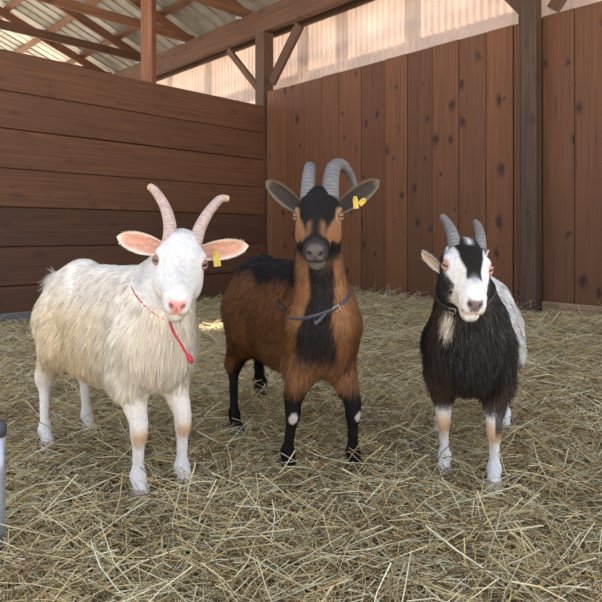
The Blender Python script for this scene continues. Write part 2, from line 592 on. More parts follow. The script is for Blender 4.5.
class Field:
    """signed distance field on a rectilinear grid (finer around the head), meshed by surface nets"""
    def __init__(self, gx, gy, gz):
        self.g = (gx, gy, gz)
        self.D = np.full((len(gx), len(gy), len(gz)), 0.5)
    def block(self, lo, hi):
        sl = []
        for g, l, h in zip(self.g, lo, hi):
            i0 = max(0, int(np.searchsorted(g, l)) - 1)
            i1 = min(len(g), int(np.searchsorted(g, h)) + 1)
            sl.append(slice(i0, i1))
        if any(s.stop - s.start < 1 for s in sl):
            return None, None
        P = np.stack(np.meshgrid(self.g[0][sl[0]], self.g[1][sl[1]], self.g[2][sl[2]], indexing='ij'), -1)
        return tuple(sl), P
    def add(self, d, sl, k):
        self.D[sl] = smin(self.D[sl], d, k)
    def cone(self, a, b, ra, rb, k=0.03, lat=None, sq=1.0):
        """tapered capsule a->b; lat/sq squeeze it across one direction (sq > 1: narrower)"""
        a, b = np.array(a, float), np.array(b, float)
        m = max(ra, rb) + k * 1.2 + 0.02
        sl, P = self.block(np.minimum(a, b) - m, np.maximum(a, b) + m)
        if sl is None:
            return
        ab = b - a
        Q = P - a
        if lat is not None:
            l = np.array(lat, float)
            l /= np.linalg.norm(l)
            ll = Q @ l
            base = np.clip((Q @ ab) / (ab @ ab), 0, 1) * (ab @ l)
            Q = Q + ((sq - 1) * (ll - base))[..., None] * l
        t = np.clip((Q @ ab) / (ab @ ab), 0, 1)
        d = np.linalg.norm(Q - t[..., None] * ab, axis=-1) - (ra + (rb - ra) * t)
        self.add(d, sl, k)
    def ell_d(self, c, r, R, P):
        Q = (P - np.array(c)) @ R if R is not None else P - np.array(c)
        r = np.array(r)
        k0 = np.linalg.norm(Q / r, axis=-1)
        k1 = np.linalg.norm(Q / (r * r), axis=-1) + 1e-9
        return k0 * (k0 - 1) / k1
    def ell(self, c, r, k=0.03, R=None, cut=False):
        m = max(r) + k * 1.2 + 0.02
        sl, P = self.block(np.array(c) - m, np.array(c) + m)
        if sl is None:
            return
        d = self.ell_d(c, r, R, P)
        if cut:
            self.D[sl] = -smin(-self.D[sl], d, k)
        else:
            self.add(d, sl, k)
    def mesh(self):
        D = self.D
        gx, gy, gz = self.g
        ins = D < 0
        nx, ny, nz = D.shape
        cnt = np.zeros((nx - 1, ny - 1, nz - 1), np.int8)
        for i in (0, 1):
            for j in (0, 1):
                for k in (0, 1):
                    cnt += ins[i:nx - 1 + i, j:ny - 1 + j, k:nz - 1 + k]
        act = (cnt > 0) & (cnt < 8)
        ci = np.argwhere(act)
        idx = np.full(cnt.shape, -1, np.int64)
        idx[act] = np.arange(len(ci))
        acc = np.zeros((len(ci), 3))
        num = np.zeros(len(ci))
        corners = [(i, j, k) for i in (0, 1) for j in (0, 1) for k in (0, 1)]
        for c0 in corners:
            for ax in range(3):
                if c0[ax] == 1:
                    continue
                c1 = list(c0)
                c1[ax] = 1
                i0 = ci + np.array(c0)
                i1 = ci + np.array(c1)
                d0 = D[i0[:, 0], i0[:, 1], i0[:, 2]]
                d1 = D[i1[:, 0], i1[:, 1], i1[:, 2]]
                cr = (d0 < 0) != (d1 < 0)
                t = np.where(cr, d0 / np.where(cr, d0 - d1, 1), 0)[:, None]
                p0 = np.stack([gx[i0[:, 0]], gy[i0[:, 1]], gz[i0[:, 2]]], -1)
                p1 = np.stack([gx[i1[:, 0]], gy[i1[:, 1]], gz[i1[:, 2]]], -1)
                acc += np.where(cr[:, None], p0 + t * (p1 - p0), 0)
                num += cr
        V = acc / num[:, None]
        faces = []
        for ax in range(3):
            b, c = (ax + 1) % 3, (ax + 2) % 3
            s0 = [slice(None)] * 3
            s1 = [slice(None)] * 3
            s0[ax] = slice(0, -1)
            s1[ax] = slice(1, None)
            e0, e1 = ins[tuple(s0)], ins[tuple(s1)]
            ed = np.argwhere(e0 != e1)
            ok = (ed[:, b] > 0) & (ed[:, c] > 0) & (ed[:, b] < D.shape[b] - 1) & (ed[:, c] < D.shape[c] - 1)
            ed = ed[ok]
            flip = e0[ed[:, 0], ed[:, 1], ed[:, 2]]
            q = []
            for (db, dc) in ((1, 1), (0, 1), (0, 0), (1, 0)):
                e = ed.copy()
                e[:, b] -= db
                e[:, c] -= dc
                q.append(idx[e[:, 0], e[:, 1], e[:, 2]])
            q = np.stack(q, -1)
            q[~flip] = q[~flip][:, ::-1]
            faces.append(q)
        Fq = np.concatenate(faces)
        # light smoothing
        e = np.concatenate([Fq[:, [0, 1]], Fq[:, [1, 2]], Fq[:, [2, 3]], Fq[:, [3, 0]]])
        for lam in (0.5, -0.52, 0.5):
            s = np.zeros_like(V)
            n = np.zeros(len(V))
            np.add.at(s, e[:, 0], V[e[:, 1]])
            np.add.at(n, e[:, 0], 1)
            V = V + lam * (s / np.maximum(n, 1)[:, None] - V)
        return V, Fq

def axis_lines(lo, hi, h, flo, fhi, fh):
    a = [lo]
    while a[-1] < hi:
        x = a[-1]
        if flo <= x < fhi:
            st = fh
        else:
            d = min(abs(x - flo), abs(x - fhi))
            st = min(h, fh + 0.25 * d)
        a.append(x + st)
    return np.array(a)

def vnormals(V, Fq):
    n = np.cross(V[Fq[:, 2]] - V[Fq[:, 0]], V[Fq[:, 3]] - V[Fq[:, 1]])
    N = np.zeros_like(V)
    for k in range(4):
        np.add.at(N, Fq[:, k], n)
    return N / (np.linalg.norm(N, axis=1)[:, None] + 1e-12)

def set_colors(me, col):
    ca = me.color_attributes.new('Col', 'FLOAT_COLOR', 'POINT')
    c4 = np.concatenate([np.clip(col, 0, 1), np.ones((len(col), 1))], 1).astype(np.float32)
    ca.data.foreach_set('color', c4.ravel())

def np_mesh(name, V, Fq, mat, parent, col=None, smooth=True, normals=None):
    k = Fq.shape[1]
    me = bpy.data.meshes.new(name)
    me.vertices.add(len(V))
    me.vertices.foreach_set('co', np.asarray(V, np.float32).ravel())
    me.loops.add(Fq.size)
    me.loops.foreach_set('vertex_index', Fq.astype(np.int32).ravel())
    me.polygons.add(len(Fq))
    me.polygons.foreach_set('loop_start', np.arange(0, Fq.size, k, dtype=np.int32))
    me.polygons.foreach_set('use_smooth', np.full(len(Fq), smooth))
    me.update(calc_edges=True)
    me.materials.append(mat)
    if col is not None:
        set_colors(me, col)
    if normals is not None:
        me.normals_split_custom_set_from_vertices(np.asarray(normals, np.float32).tolist())
    return link(bpy.data.objects.new(name, me), parent)

def catmull(pts, n):
    pts = [np.array(p, float) for p in pts]
    pts = [2 * pts[0] - pts[1]] + pts + [2 * pts[-1] - pts[-2]]
    out = []
    m = len(pts) - 3
    for i in range(n + 1):
        s = i / n * m
        j = min(int(s), m - 1)
        t = s - j
        p0, p1, p2, p3 = pts[j:j + 4]
        out.append(0.5 * (2 * p1 + (p2 - p0) * t + (2 * p0 - 5 * p1 + 4 * p2 - p3) * t * t + (3 * p1 - p0 - 3 * p2 + p3) * t ** 3))
    return np.array(out)

def tube(path, radii, nseg=12, flat=1.0, flat_dir=None, closed=False, cap=True):
    path = np.asarray(path)
    n = len(path)
    T = np.gradient(path, axis=0) if not closed else np.roll(path, -1, 0) - np.roll(path, 1, 0)
    T /= np.linalg.norm(T, axis=1)[:, None]
    ref = np.array(flat_dir if flat_dir is not None else (0.13, 0.2, 0.97), float)
    V, Fq = [], []
    for i in range(n):
        y = ref - T[i] * (ref @ T[i])
        y /= np.linalg.norm(y)
        z = np.cross(T[i], y)
        for k in range(nseg):
            a = 2 * math.pi * k / nseg
            V.append(path[i] + radii[i] * (math.cos(a) * y + flat * math.sin(a) * z))
    m = n if closed else n - 1
    for i in range(m):
        for k in range(nseg):
            a, b = i * nseg + k, i * nseg + (k + 1) % nseg
            c, d = ((i + 1) % n) * nseg + (k + 1) % nseg, ((i + 1) % n) * nseg + k
            Fq.append((a, b, c, d))
    if cap and not closed:
        V.append(path[0]); V.append(path[-1])
        c0, c1 = len(V) - 2, len(V) - 1
        for k in range(0, nseg, 2):
            Fq.append((c0, (k + 2) % nseg, (k + 1) % nseg, k))
            b = (n - 1) * nseg
            Fq.append((c1, b + k, b + (k + 1) % nseg, b + (k + 2) % nseg))
    return np.array(V), np.array(Fq)

def nz(v):
    v = np.array(v, float)
    return v / np.linalg.norm(v)

def sm(x, a, b):
    t = np.clip((x - a) / (b - a), 0, 1)
    return t * t * (3 - 2 * t)

def lerp(a, b, t):
    t = np.asarray(t)[..., None]
    return a * (1 - t) + np.asarray(b) * t

def wnoise(P, f, seed=0.0):
    x, y, z = P[:, 0] * f + seed, P[:, 1] * f + seed * 1.7, P[:, 2] * f + seed * 0.6
    return (np.sin(x + 1.3 * np.sin(y * 1.1)) + np.sin(1.37 * y + 1.1 * np.sin(z * 1.3)) + np.sin(1.21 * z + 1.2 * np.sin(x * 0.9))) / 3

def build_goat(g):
    rng = np.random.default_rng(g['seed'])
    feet = {k: np.array(ground(*v) if len(v) == 2 else v, float) for k, v in g['feet'].items()}   # fr fl hr hl
    fm, hm = (feet['fr'] + feet['fl']) / 2, (feet['hr'] + feet['hl']) / 2
    fm = fm + np.array(g.get('fshift', (0, 0, 0)))
    hm = hm + np.array(g.get('hshift', (0, 0, 0)))
    d = nz((fm - hm) * np.array([1, 1, 0]))
    L = np.linalg.norm((fm - hm)[:2])
    org = (fm + hm) / 2
    org[2] = 0
    X = d
    Y = np.array([-d[1], d[0], 0])
    Z = np.array([0, 0, 1.0])
    W2L = np.stack([X, Y, Z])
    toL = lambda p: W2L @ (np.array(p, float) - org)
    s = g['wz'] / 0.67
    root = empty('goat', tuple(org), math.atan2(d[1], d[0]))
    # head frame
    eye = toL(at(*g['eye']))
    h = nz(-np.array(at(*g['eye'])) * np.array([1, 1, 0]))
    yw = math.radians(g['yaw'])
    h = np.array([h[0] * math.cos(yw) - h[1] * math.sin(yw), h[0] * math.sin(yw) + h[1] * math.cos(yw), 0])
    l = np.cross(Z, h)
    r = math.radians(g['roll'])
    l2 = l * math.cos(r) - Z * math.sin(r)
    u2 = Z * math.cos(r) + l * math.sin(r)
    p = math.radians(g['pitch'])
    xh = h * math.cos(p) - u2 * math.sin(p)
    zh = u2 * math.cos(p) + h * math.sin(p)
    HR = np.stack([W2L @ xh, W2L @ l2, W2L @ zh], 1)         # head -> local (columns)
    FR = np.stack([W2L @ h, W2L @ l2, W2L @ u2], 1)           # facing frame -> local
    hs = g.get('hs', 1.0)
    H = lambda q: eye + HR @ (np.array(q, float) * hs)
    FF = lambda q: eye + FR @ np.array(q, float)

    pad = 0.30
    hc = H((0.03, 0, -0.03))
    lo = np.array([-L / 2 - 0.30, -0.32, -0.03])
    hi = np.array([L / 2 + 0.25, 0.32, 0.80])
    for f in feet.values():
        fl_ = toL(f)
        lo[:2] = np.minimum(lo[:2], fl_[:2] - 0.09)
        hi[:2] = np.maximum(hi[:2], fl_[:2] + 0.09)
    lo = np.minimum(lo, hc - 0.2)
    hi = np.maximum(hi, hc + 0.2)
    gs = [axis_lines(lo[i], hi[i], 0.0105, hc[i] - 0.125, hc[i] + 0.125, 0.0042) for i in range(3)]
    fld = Field(*gs)
    fx, bx = L / 2, -L / 2
    lat = (0, 1, 0)
    w = g.get('width', 1.0)
    belly = g.get('belly', 0.0)
    # trunk
    fld.ell((fx - 0.06 * s, 0, 0.485 * s), (0.19 * s, 0.115 * s * w, 0.175 * s), 0.05)
    fld.ell((0.02, 0, 0.455 * s - belly * 0.3), (0.24 * s + 0.02, 0.145 * s * w, 0.178 * s + belly * 0.5), 0.06)
    fld.ell((-0.09 * s, 0, 0.43 * s - belly), (0.20 * s, 0.148 * s * w, 0.155 * s), 0.06)
    fld.ell((bx + 0.05 * s, 0, 0.515 * s), (0.142 * s, 0.112 * s * w, 0.138 * s), 0.05)
    fld.cone((fx - 0.10 * s, 0, 0.612 * s), (bx + 0.10 * s, 0, 0.612 * s), 0.048 * s, 0.05 * s, 0.05)
    fld.cone((bx + 0.08 * s, 0, 0.61 * s), (bx - 0.045 * s, 0, 0.565 * s), 0.05 * s, 0.045 * s, 0.05)
    # brisket
    fld.ell((fx + 0.055 * s, 0, 0.44 * s), (0.085 * s, 0.085 * s * w, 0.115 * s), 0.05)
    # tail stub
    fld.cone((bx - 0.07 * s, 0, 0.58 * s), (bx - 0.155 * s, 0, g.get('tail', 0.60) * s), 0.022 * s, 0.012, 0.03)
    # legs
    for key, sy in (('fr', -1), ('fl', 1)):
        f = toL(feet[key])
        f[2] = 0.0
        b = 0.092 * s * w
        sh = (fx + 0.01 * s, sy * b, 0.47 * s)
        fld.ell((fx - 0.0 * s, sy * b * 0.92, 0.47 * s), (0.085 * s, 0.036 * s, 0.13 * s), 0.05)
        el = np.array([fx - 0.02 * s, sy * b * 0.98, 0.355 * s])
        kn = np.array([f[0] * 0.85 + fx * 0.15 + 0.004, f[1] * 0.75 + sy * b * 0.25, 0.195 * s])
        fe = np.array([f[0] - 0.012, f[1], 0.066 * s])
        fld.cone(sh, el, 0.062 * s, 0.056 * s, 0.04)
        fld.cone(el, kn + (0, 0, 0.035 * s), 0.050 * s, 0.0265 * s, 0.03)
        fld.ell(kn + np.array([0.004, 0, 0]), (0.0245 * s, 0.0235 * s, 0.034 * s), 0.02)
        fld.cone(kn, fe, 0.0185 * s, 0.0155 * s, 0.014)
        fld.ell(fe, (0.0215 * s, 0.0205 * s, 0.024 * s), 0.016)
        fld.cone(fe, f + np.array([0.014, 0, 0.022]), 0.0185 * s, 0.0225 * s, 0.015)
    for key, sy in (('hr', -1), ('hl', 1)):
        f = toL(feet[key])
        f[2] = 0.0
        b = 0.085 * s * w
        fld.ell((bx + 0.045 * s, sy * b * 0.85, 0.475 * s), (0.125 * s, 0.06 * s, 0.15 * s), 0.05)
        st = np.array([bx + 0.09 * s + 0.2 * (f[0] - bx), sy * b * 1.08, 0.375 * s])
        ho = np.array([0.75 * f[0] + 0.25 * bx - 0.055 * s, 0.7 * f[1] + 0.3 * sy * b, 0.235 * s])
        fe = np.array([f[0] - 0.022, f[1], 0.07 * s])
        fld.cone((bx + 0.0, sy * b * 0.9, 0.46 * s), st, 0.085 * s, 0.07 * s, 0.05)
        fld.cone(st - np.array([0.02, 0, 0.01]), ho + np.array([0.008, 0, 0.02]), 0.064 * s, 0.026 * s, 0.045)
        fld.cone((bx - 0.05 * s, sy * b * 0.85, 0.42 * s), ho, 0.055 * s, 0.02 * s, 0.05)
        fld.ell(ho, (0.029 * s, 0.0225 * s, 0.036 * s), 0.02)
        fld.cone(ho, fe, 0.0195 * s, 0.0155 * s, 0.014)
        fld.ell(fe, (0.0215 * s, 0.0205 * s, 0.024 * s), 0.016)
        fld.cone(fe, f + np.array([0.016, 0, 0.022]), 0.0185 * s, 0.0225 * s, 0.015)
    # neck
    n0 = np.array([fx - 0.04 * s, 0, 0.535 * s])
    n0b = np.array([fx + 0.03 * s, 0, 0.47 * s])
    oc = H((-0.052, 0, -0.022))
    th = H((-0.028, 0, -0.085))
    mid = (n0 + oc) / 2 + np.array([-0.012, 0, -0.01])
    nlat = nz(np.cross(oc - n0, [0, 0, 1]) + np.array([0, 1e-3, 0])) if g.get('neck_free') else (0, 1, 0)
    nr = g.get('neck', 1.0)
    fld.cone(n0, mid, 0.098 * s * nr, 0.076 * s * nr, 0.05, nlat, 1.12)
    fld.cone(mid, oc, 0.076 * s * nr, 0.052 * hs, 0.04, nlat, 1.05)
    fld.cone(n0b, th, 0.095 * s * nr, 0.045 * hs, 0.05, nlat, 1.08)
    # head
    def he(c, rr, k=0.012, cut=False):
        for sy in ((1, -1) if abs(c[1]) > 1e-6 else (1,)):
            fld.ell(H((c[0], c[1] * sy, c[2])), [q * hs for q in rr], k, HR, cut)
    def hcone(a, b, ra, rb, k=0.015, sq=1.0):
        fld.cone(H(a), H(b), ra * hs, rb * hs, k, HR[:, 1], sq)
    he((-0.028, 0, -0.006), (0.062, 0.049, 0.052), 0.02)
    he((0.000, 0, 0.020), (0.046, 0.038, 0.024), 0.02)
    he((-0.045, 0, 0.022), (0.030, 0.038, 0.026), 0.02)
    he((-0.006, 0.045, 0.009), (0.023, 0.014, 0.012), 0.012)           # brows
    hcone((0.012, 0, -0.012), (0.100, 0, -0.022), 0.049, 0.034, 0.02, 1.04)
    hcone((0.03, 0, 0.012), (0.105, 0, 0.002), 0.024, 0.016, 0.015)   # nasal bridge
    he((0.116, 0, -0.024), (0.031, 0.0265, 0.027), 0.015)              # muzzle
    he((0.127, 0.0125, -0.034), (0.018, 0.0155, 0.018), 0.010)          # upper lips
    he((0.133, 0, -0.014), (0.012, 0.017, 0.012), 0.010)              # nose pad
    hcone((-0.012, 0, -0.066), (0.098, 0, -0.056), 0.039, 0.023, 0.02, 1.05)
    he((0.114, 0, -0.062), (0.023, 0.0215, 0.017), 0.010)              # chin
    he((0.016, 0.032, -0.043), (0.056, 0.026, 0.044), 0.02)           # cheeks
    he((0.046, 0.030, -0.018), (0.036, 0.010, 0.012), 0.012)          # cheek bones
    he((0.012, 0.060, 0.0), (0.015, 0.011, 0.012), 0.005, True)   # eye sockets
    he((0.140, 0.0125, -0.020), (0.010, 0.0045, 0.0055), 0.003, True) # nostrils
    he((0.128, 0, -0.0478), (0.040, 0.045, 0.0022), 0.003, True)      # mouth
    he((0.146, 0, -0.032), (0.010, 0.0018, 0.010), 0.003, True)       # philtrum
    V, Fq = fld.mesh()
    # keep only the connected body (largest piece)
    lab = np.arange(len(V))
    while True:
        m = lab[Fq].min(1)
        new = lab.copy()
        for k in range(4):
            np.minimum.at(new, Fq[:, k], m)
        new = new[new]
        if (new == lab).all():
            break
        lab = new
    vals, cts = np.unique(lab, return_counts=True)
    keep = lab == vals[np.argmax(cts)]
    remap = np.cumsum(keep) - 1
    Fq = remap[Fq[keep[Fq[:, 0]]]]
    V = V[keep]
    N = vnormals(V, Fq)
    q = ((V - eye) @ HR) / hs
    neck_t = np.clip(((V - n0) @ (oc - n0)) / ((oc - n0) @ (oc - n0)), 0, 1)
    # how much a point belongs to the head
    whead = sm(q[:, 0], -0.085, -0.05) * (1 - sm(np.linalg.norm(q - np.array([0.03, 0, -0.03]), axis=1), 0.15, 0.17)) * sm(q[:, 2], -0.135, -0.105)
    info = dict(V=V, N=N, q=q, whead=whead, L=L, s=s, fx=fx, bx=bx, neck_t=neck_t, feet={k: toL(v) for k, v in feet.items()}, n0=n0, oc=oc, hdir=FR[:, 0])
    col, hlen, hden = g['coat'](info)
    col = col * (1 + 0.05 * whead * wnoise(V, 300, 1.7) + 0.03 * whead * wnoise(V, 90, 6.1))[:, None]
    body = np_mesh('body', V, Fq, M['coat'], root, col)
    # ---------------- coat of hair
    tri = np.concatenate([Fq[:, [0, 1, 2]], Fq[:, [0, 2, 3]]])
    ar = 0.5 * np.linalg.norm(np.cross(V[tri[:, 1]] - V[tri[:, 0]], V[tri[:, 2]] - V[tri[:, 0]]), axis=1)
    wt = ar * hden[tri].mean(1)
    NH = g['hairs']
    ti = rng.choice(len(tri), NH, p=wt / wt.sum())
    bc = rng.dirichlet((1, 1, 1), NH)
    pick = lambda arr: (arr[tri[ti]] * (bc[:, :, None] if arr.ndim == 2 else bc)).sum(1)
    P0, N0, C0, L0, Q0, W0, T0 = pick(V), pick(N), pick(col), pick(hlen), pick(q), pick(whead), pick(neck_t)
    N0 /= np.linalg.norm(N0, axis=1)[:, None]
    flow = np.tile(np.array([-0.95, 0, -0.55]), (NH, 1))
    side = np.clip(np.abs(P0[:, 1]) / (0.12 * s), 0, 1)
    flow[:, 2] -= 0.35 * side
    legw = sm(0.36 * s - P0[:, 2], 0, 0.06)
    flow = lerp(flow, np.array([0.05, 0, -1.0]), legw)
    front = sm(P0[:, 0] - (fx + 0.03), 0, 0.06) * (1 - W0)
    flow = lerp(flow, np.array([-0.15, 0, -1.0]), front)
    flow = lerp(flow, -HR[:, 0] * 0.8 - HR[:, 2] * 0.25, np.clip(W0 * 1.5, 0, 1))
    flow += rng.normal(0, 0.22, (NH, 3)) + 0.35 * np.stack([wnoise(P0, 26, 1.0), wnoise(P0, 24, 5.0), wnoise(P0, 25, 9.0)], -1)
    tg = flow - (flow * N0).sum(1)[:, None] * N0
    tg /= np.linalg.norm(tg, axis=1)[:, None] + 1e-9
    lift = (rng.uniform(0.06, 0.34, NH) * g.get('lift', 1.0))[:, None]
    dr = tg + N0 * lift
    dr /= np.linalg.norm(dr, axis=1)[:, None]
    ln = (L0 * rng.uniform(0.6, 1.2, NH))[:, None]
    droop = np.array([0, 0, -1.0]) * (ln * (0.22 if g['long'] else 0.1))
    wd = (g['hair_w'] * (0.45 + 0.55 * np.clip(L0 / 0.03, 0.25, 1)) * rng.uniform(0.7, 1.3, NH))[:, None]
    sd = np.cross(dr, N0 + rng.normal(0, 0.35, (NH, 3)))
    sd /= np.linalg.norm(sd, axis=1)[:, None] + 1e-9
    base = P0 - N0 * 0.0015
    p1 = base + dr * ln * 0.5 + droop * 0.2
    p2 = base + dr * ln + droop - N0 * ln * 0.10
    HV = np.stack([base - sd * wd * 0.5, base + sd * wd * 0.5, p1 + sd * wd * 0.42, p1 - sd * wd * 0.42, p2 + sd * wd * 0.08, p2 - sd * wd * 0.08], 1).reshape(-1, 3)
    i0 = np.arange(NH)[:, None] * 6
    HF = np.concatenate([i0 + np.array([[0, 1, 2, 3]]), i0 + np.array([[3, 2, 4, 5]])])
    jit = rng.normal(1, g.get('cjit', 0.12), NH)[:, None]
    lock = 1 + g.get('lock', 0.22) * wnoise(P0, 95, 3.3)  # lock noise paints hair highlights into the colour
    hc_ = np.clip(C0 * jit * lock[:, None] + g.get('grey', 0.0) * rng.random(NH)[:, None] ** 3, 0, 1)  # grey lift paints further highlights, strand by strand
    if 'hair_tint' in g:
        hc_ = lerp(hc_, hc_ * np.array(g['hair_tint']), rng.random(NH) * 0.6)
    HC = np.repeat(hc_, 6, 0)
    HNn = N0 + 0.35 * rng.normal(0, 0.5, (NH, 3)) + 0.25 * dr
    HNn /= np.linalg.norm(HNn, axis=1)[:, None]
    coat = np_mesh('coat', HV, HF, M[g.get('hmat', 'hair')], root, HC, True, np.repeat(HNn, 6, 0))
    coat['kind'] = 'stuff'
    # ---------------- hooves
    for key in ('fr', 'fl', 'hr', 'hl'):
        f = toL(feet[key])
        vv, ff = [], []
        for sy in (-1, 1):
            b0 = len(vv)
            for (z, x0, x1, w0, w1) in ((0.040, -0.014, 0.030, 0.002, 0.023), (0.018, -0.017, 0.044, 0.002, 0.0265), (0.0, -0.018, 0.056, 0.003, 0.028)):
                for (x, y) in ((x0, w0), (x0 + 0.004, w1), ((x0 + x1) / 2, w1), (x1 - 0.008, w1 * 0.72), (x1, w1 * 0.35), (x1 - 0.004, w0)):
                    vv.append((f[0] + 0.004 + x * s, f[1] + sy * y * s, z * s))
            for rr in range(2):
                for k in range(6):
                    a_, b_ = b0 + rr * 6 + k, b0 + rr * 6 + (k + 1) % 6
                    qd = (a_, b_, b_ + 6, a_ + 6)
                    ff.append(qd if sy < 0 else qd[::-1])
            ff.append(tuple(range(b0, b0 + 6)) if sy > 0 else tuple(range(b0 + 5, b0 - 1, -1)))
            ff.append(tuple(range(b0 + 17, b0 + 11, -1)) if sy > 0 else tuple(range(b0 + 12, b0 + 18)))
        mesh_obj('hoof', vv, ff, M[g['hoof']], root)
    # ---------------- eyes
    for sy in (1, -1):
        c = H((0.006, 0.0482 * sy, 0.000))
        out = nz(np.array([0.66, 0.72 * sy, 0.20]))
        up = nz(np.array([-0.1, 0, 1.0]) - out * (np.array([-0.1, 0, 1.0]) @ out))
        # the pupil lies level with the ground
        sdv = np.cross(up, out)
        bm = bmesh.new()
        bmesh.ops.create_uvsphere(bm, u_segments=24, v_segments=16, radius=0.0136 * hs)
        EV = np.array([v.co for v in bm.verts])
        EF = [[v.index for v in f_.verts] for f_ in bm.faces]
        bm.free()
        dirs = EV / np.linalg.norm(EV, axis=1)[:, None]
        a_, b_, c_ = dirs @ out, dirs @ up, dirs @ sdv
        ang = np.arccos(np.clip(a_, -1, 1))
        ec = np.tile(np.array(g['iris'][1]), (len(EV), 1))
        ec[ang < 0.85] = g['iris'][0]
        ec[(np.abs(b_) < 0.20) & (np.abs(c_) < 0.62) & (a_ > 0.3)] = (0.006, 0.006, 0.007)
        EVl = (HR @ EV.T).T + c
        me = bpy.data.meshes.new('eye')
        me.from_pydata(EVl.tolist(), [], EF)
        me.polygons.foreach_set('use_smooth', [True] * len(me.polygons))
        me.materials.append(M['eye'])
        set_colors(me, ec)
        eo = link(bpy.data.objects.new('eye', me), root)
        eo['label'] = g['eye_label']
        # eyelids: two thin folds round the ball
        for (e0, e1, sgn) in ((0.30, 0.30, 1), (0.34, 0.34, -1)):
            th_ = np.linspace(-1.45, 1.45, 13)
            path = []
            for t_ in th_:
                dv = nz(out * (0.66 + 0.25 * math.cos(t_)) + sdv * math.sin(t_) * 0.80 + up * sgn * (0.62 * math.cos(t_)))
                path.append(c + HR @ (dv * 0.0142 * hs))
            tv, tf = tube(path, 0.0008 + 0.0024 * np.cos(th_ * 0.95), 8)
            lid = np_mesh('eyelid', tv, tf, M['ear'], root, np.tile(np.array(g['lid']), (len(tv), 1)))
    # ---------------- horns
    for side_, pts, r0, r1 in g['horns']:
        base = np.array(pts[0])
        path = catmull([FF(q_) for q_ in pts], 60)
        t_ = np.linspace(0, 1, 61)
        seglen = np.concatenate([[0], np.cumsum(np.linalg.norm(np.diff(path, axis=0), axis=1))])
        ringw = g['ring']
        rad = (r0 + (r1 - r0) * t_ ** 1.25) * (1 + 0.055 * np.sin(2 * math.pi * seglen / ringw) * (1 - 0.75 * t_))
        rad[-1] *= 0.55
        rad[-2] *= 0.86
        tv, tf = tube(path, rad, 16, g.get('horn_flat', 0.8), FR @ np.array([1.0, 0, 0.3]))
        seg_of = np.clip(np.arange(len(tv)) // 16, 0, 60)
        seg_of[-2:] = (0, 60)
        groove = 0.5 + 0.5 * np.sin(2 * math.pi * seglen[seg_of] / ringw)
        hcol = lerp(np.array(g['horn_c'][0]), np.array(g['horn_c'][1]), groove * (1 - 0.5 * t_[seg_of]))
        hcol = lerp(hcol, np.array(g['horn_c'][2]), sm(t_[seg_of], 0.7, 1.0))
        np_mesh('horn', tv, tf, M['horn'], root, hcol)
    # ---------------- ears
    for ei, e in enumerate(g['ears']):
        b0, tip, nrm = FF(e['base']), FF(e['tip']), FR @ nz(e['normal'])
        ax = tip - b0
        EL = np.linalg.norm(ax)
        ax = ax / EL
        nrm = nz(nrm - ax * (nrm @ ax))
        sdv = np.cross(ax, nrm)
        ns, nw = 16, 11
        vv, cc = [], []
        for layer in (0, 1):
            for i in range(ns + 1):
                t = i / ns
                wdt = e['w'] * (0.42 + 0.58 * math.sin(math.pi * min(1, (t * 0.80 + 0.10)) ** 0.9)) * math.sqrt(max(0, 1 - t ** 6.0)) + 0.0008
                curl = (1.35 - 0.75 * t) * e.get('curl', 1.0)
                for j in range(nw + 1):
                    v_ = -1 + 2 * j / nw
                    a_ = v_ * curl
                    R_ = wdt / max(0.25, math.sin(min(curl, 1.5)))
                    pos = b0 + ax * EL * t + sdv * R_ * math.sin(a_) - nrm * R_ * (math.cos(a_) - math.cos(curl)) 
                    pos = pos + FR @ np.array([0, 0, -1.0]) * e.get('droop', 0) * t * t
                    thick = 0.0035 * (1 - t * 0.5) * max(0.0, 1 - v_ ** 4)
                    pos = pos - nrm * (thick if layer else 0)
                    vv.append(pos)
                    if layer:
                        c_ = np.array(e['outer'])
                    else:
                        vein = 0.5 + 0.5 * math.sin(v_ * 9 + 2.2 * math.sin(t * 9))
                        c_ = np.array(e['inner']) * (1 - 0.35 * vein * (1 - t)) 
                        c_ = c_ + (np.array(e['rim']) - c_) * max(sm(np.array(abs(v_)), 0.62, 0.95), sm(np.array(t), 0.8, 1.0) * 0.8)
                    cc.append(c_)
        ff = []
        st = (ns + 1) * (nw + 1)
        for layer in (0, 1):
            for i in range(ns):
                for j in range(nw):
                    a_ = layer * st + i * (nw + 1) + j
                    qd = (a_, a_ + 1, a_ + nw + 2, a_ + nw + 1)
                    ff.append(qd if layer else qd[::-1])
        for i in range(ns):
            for j in (0, nw):
                a_ = i * (nw + 1) + j
                ff.append((a_, a_ + nw + 1, a_ + nw + 1 + st, a_ + st))
        for j in range(nw):
            a_ = ns * (nw + 1) + j
            ff.append((a_, a_ + 1, a_ + 1 + st, a_ + st))
        ear = np_mesh('ear', np.array(vv), np.array(ff), M['ear'], root, np.array(cc))
        # fringe of hair round the ear
        nh = 1100
        vi = rng.integers(st, 2 * st - 3 * (nw + 1), nh)
        rimv = rng.random(nh) < 0.45
        jj = np.where(rng.random(nh) < 0.5, 0, nw)
        ii = rng.integers(0, ns - 1, nh)
        vi = np.where(rimv, st + ii * (nw + 1) + jj, vi)
        pv = np.array(vv)[vi]
        cv = np.array(cc)[vi] * rng.normal(1, 0.12, nh)[:, None]
        cv = np.where(rimv[:, None], np.array(e['rim']) * rng.normal(1, 0.12, nh)[:, None], cv)
        nn = -np.tile(nrm, (nh, 1))
        dd = ax * 1.0 + nn * rng.uniform(0.05, 0.3, nh)[:, None] + np.where(rimv, np.where(jj == 0, -1, 1), 0)[:, None] * sdv * 0.22 + rng.normal(0, 0.15, (nh, 3))
        dd /= np.linalg.norm(dd, axis=1)[:, None]
        lnn = rng.uniform(0.5, 1.2, nh)[:, None] * e.get('hair', 0.006)
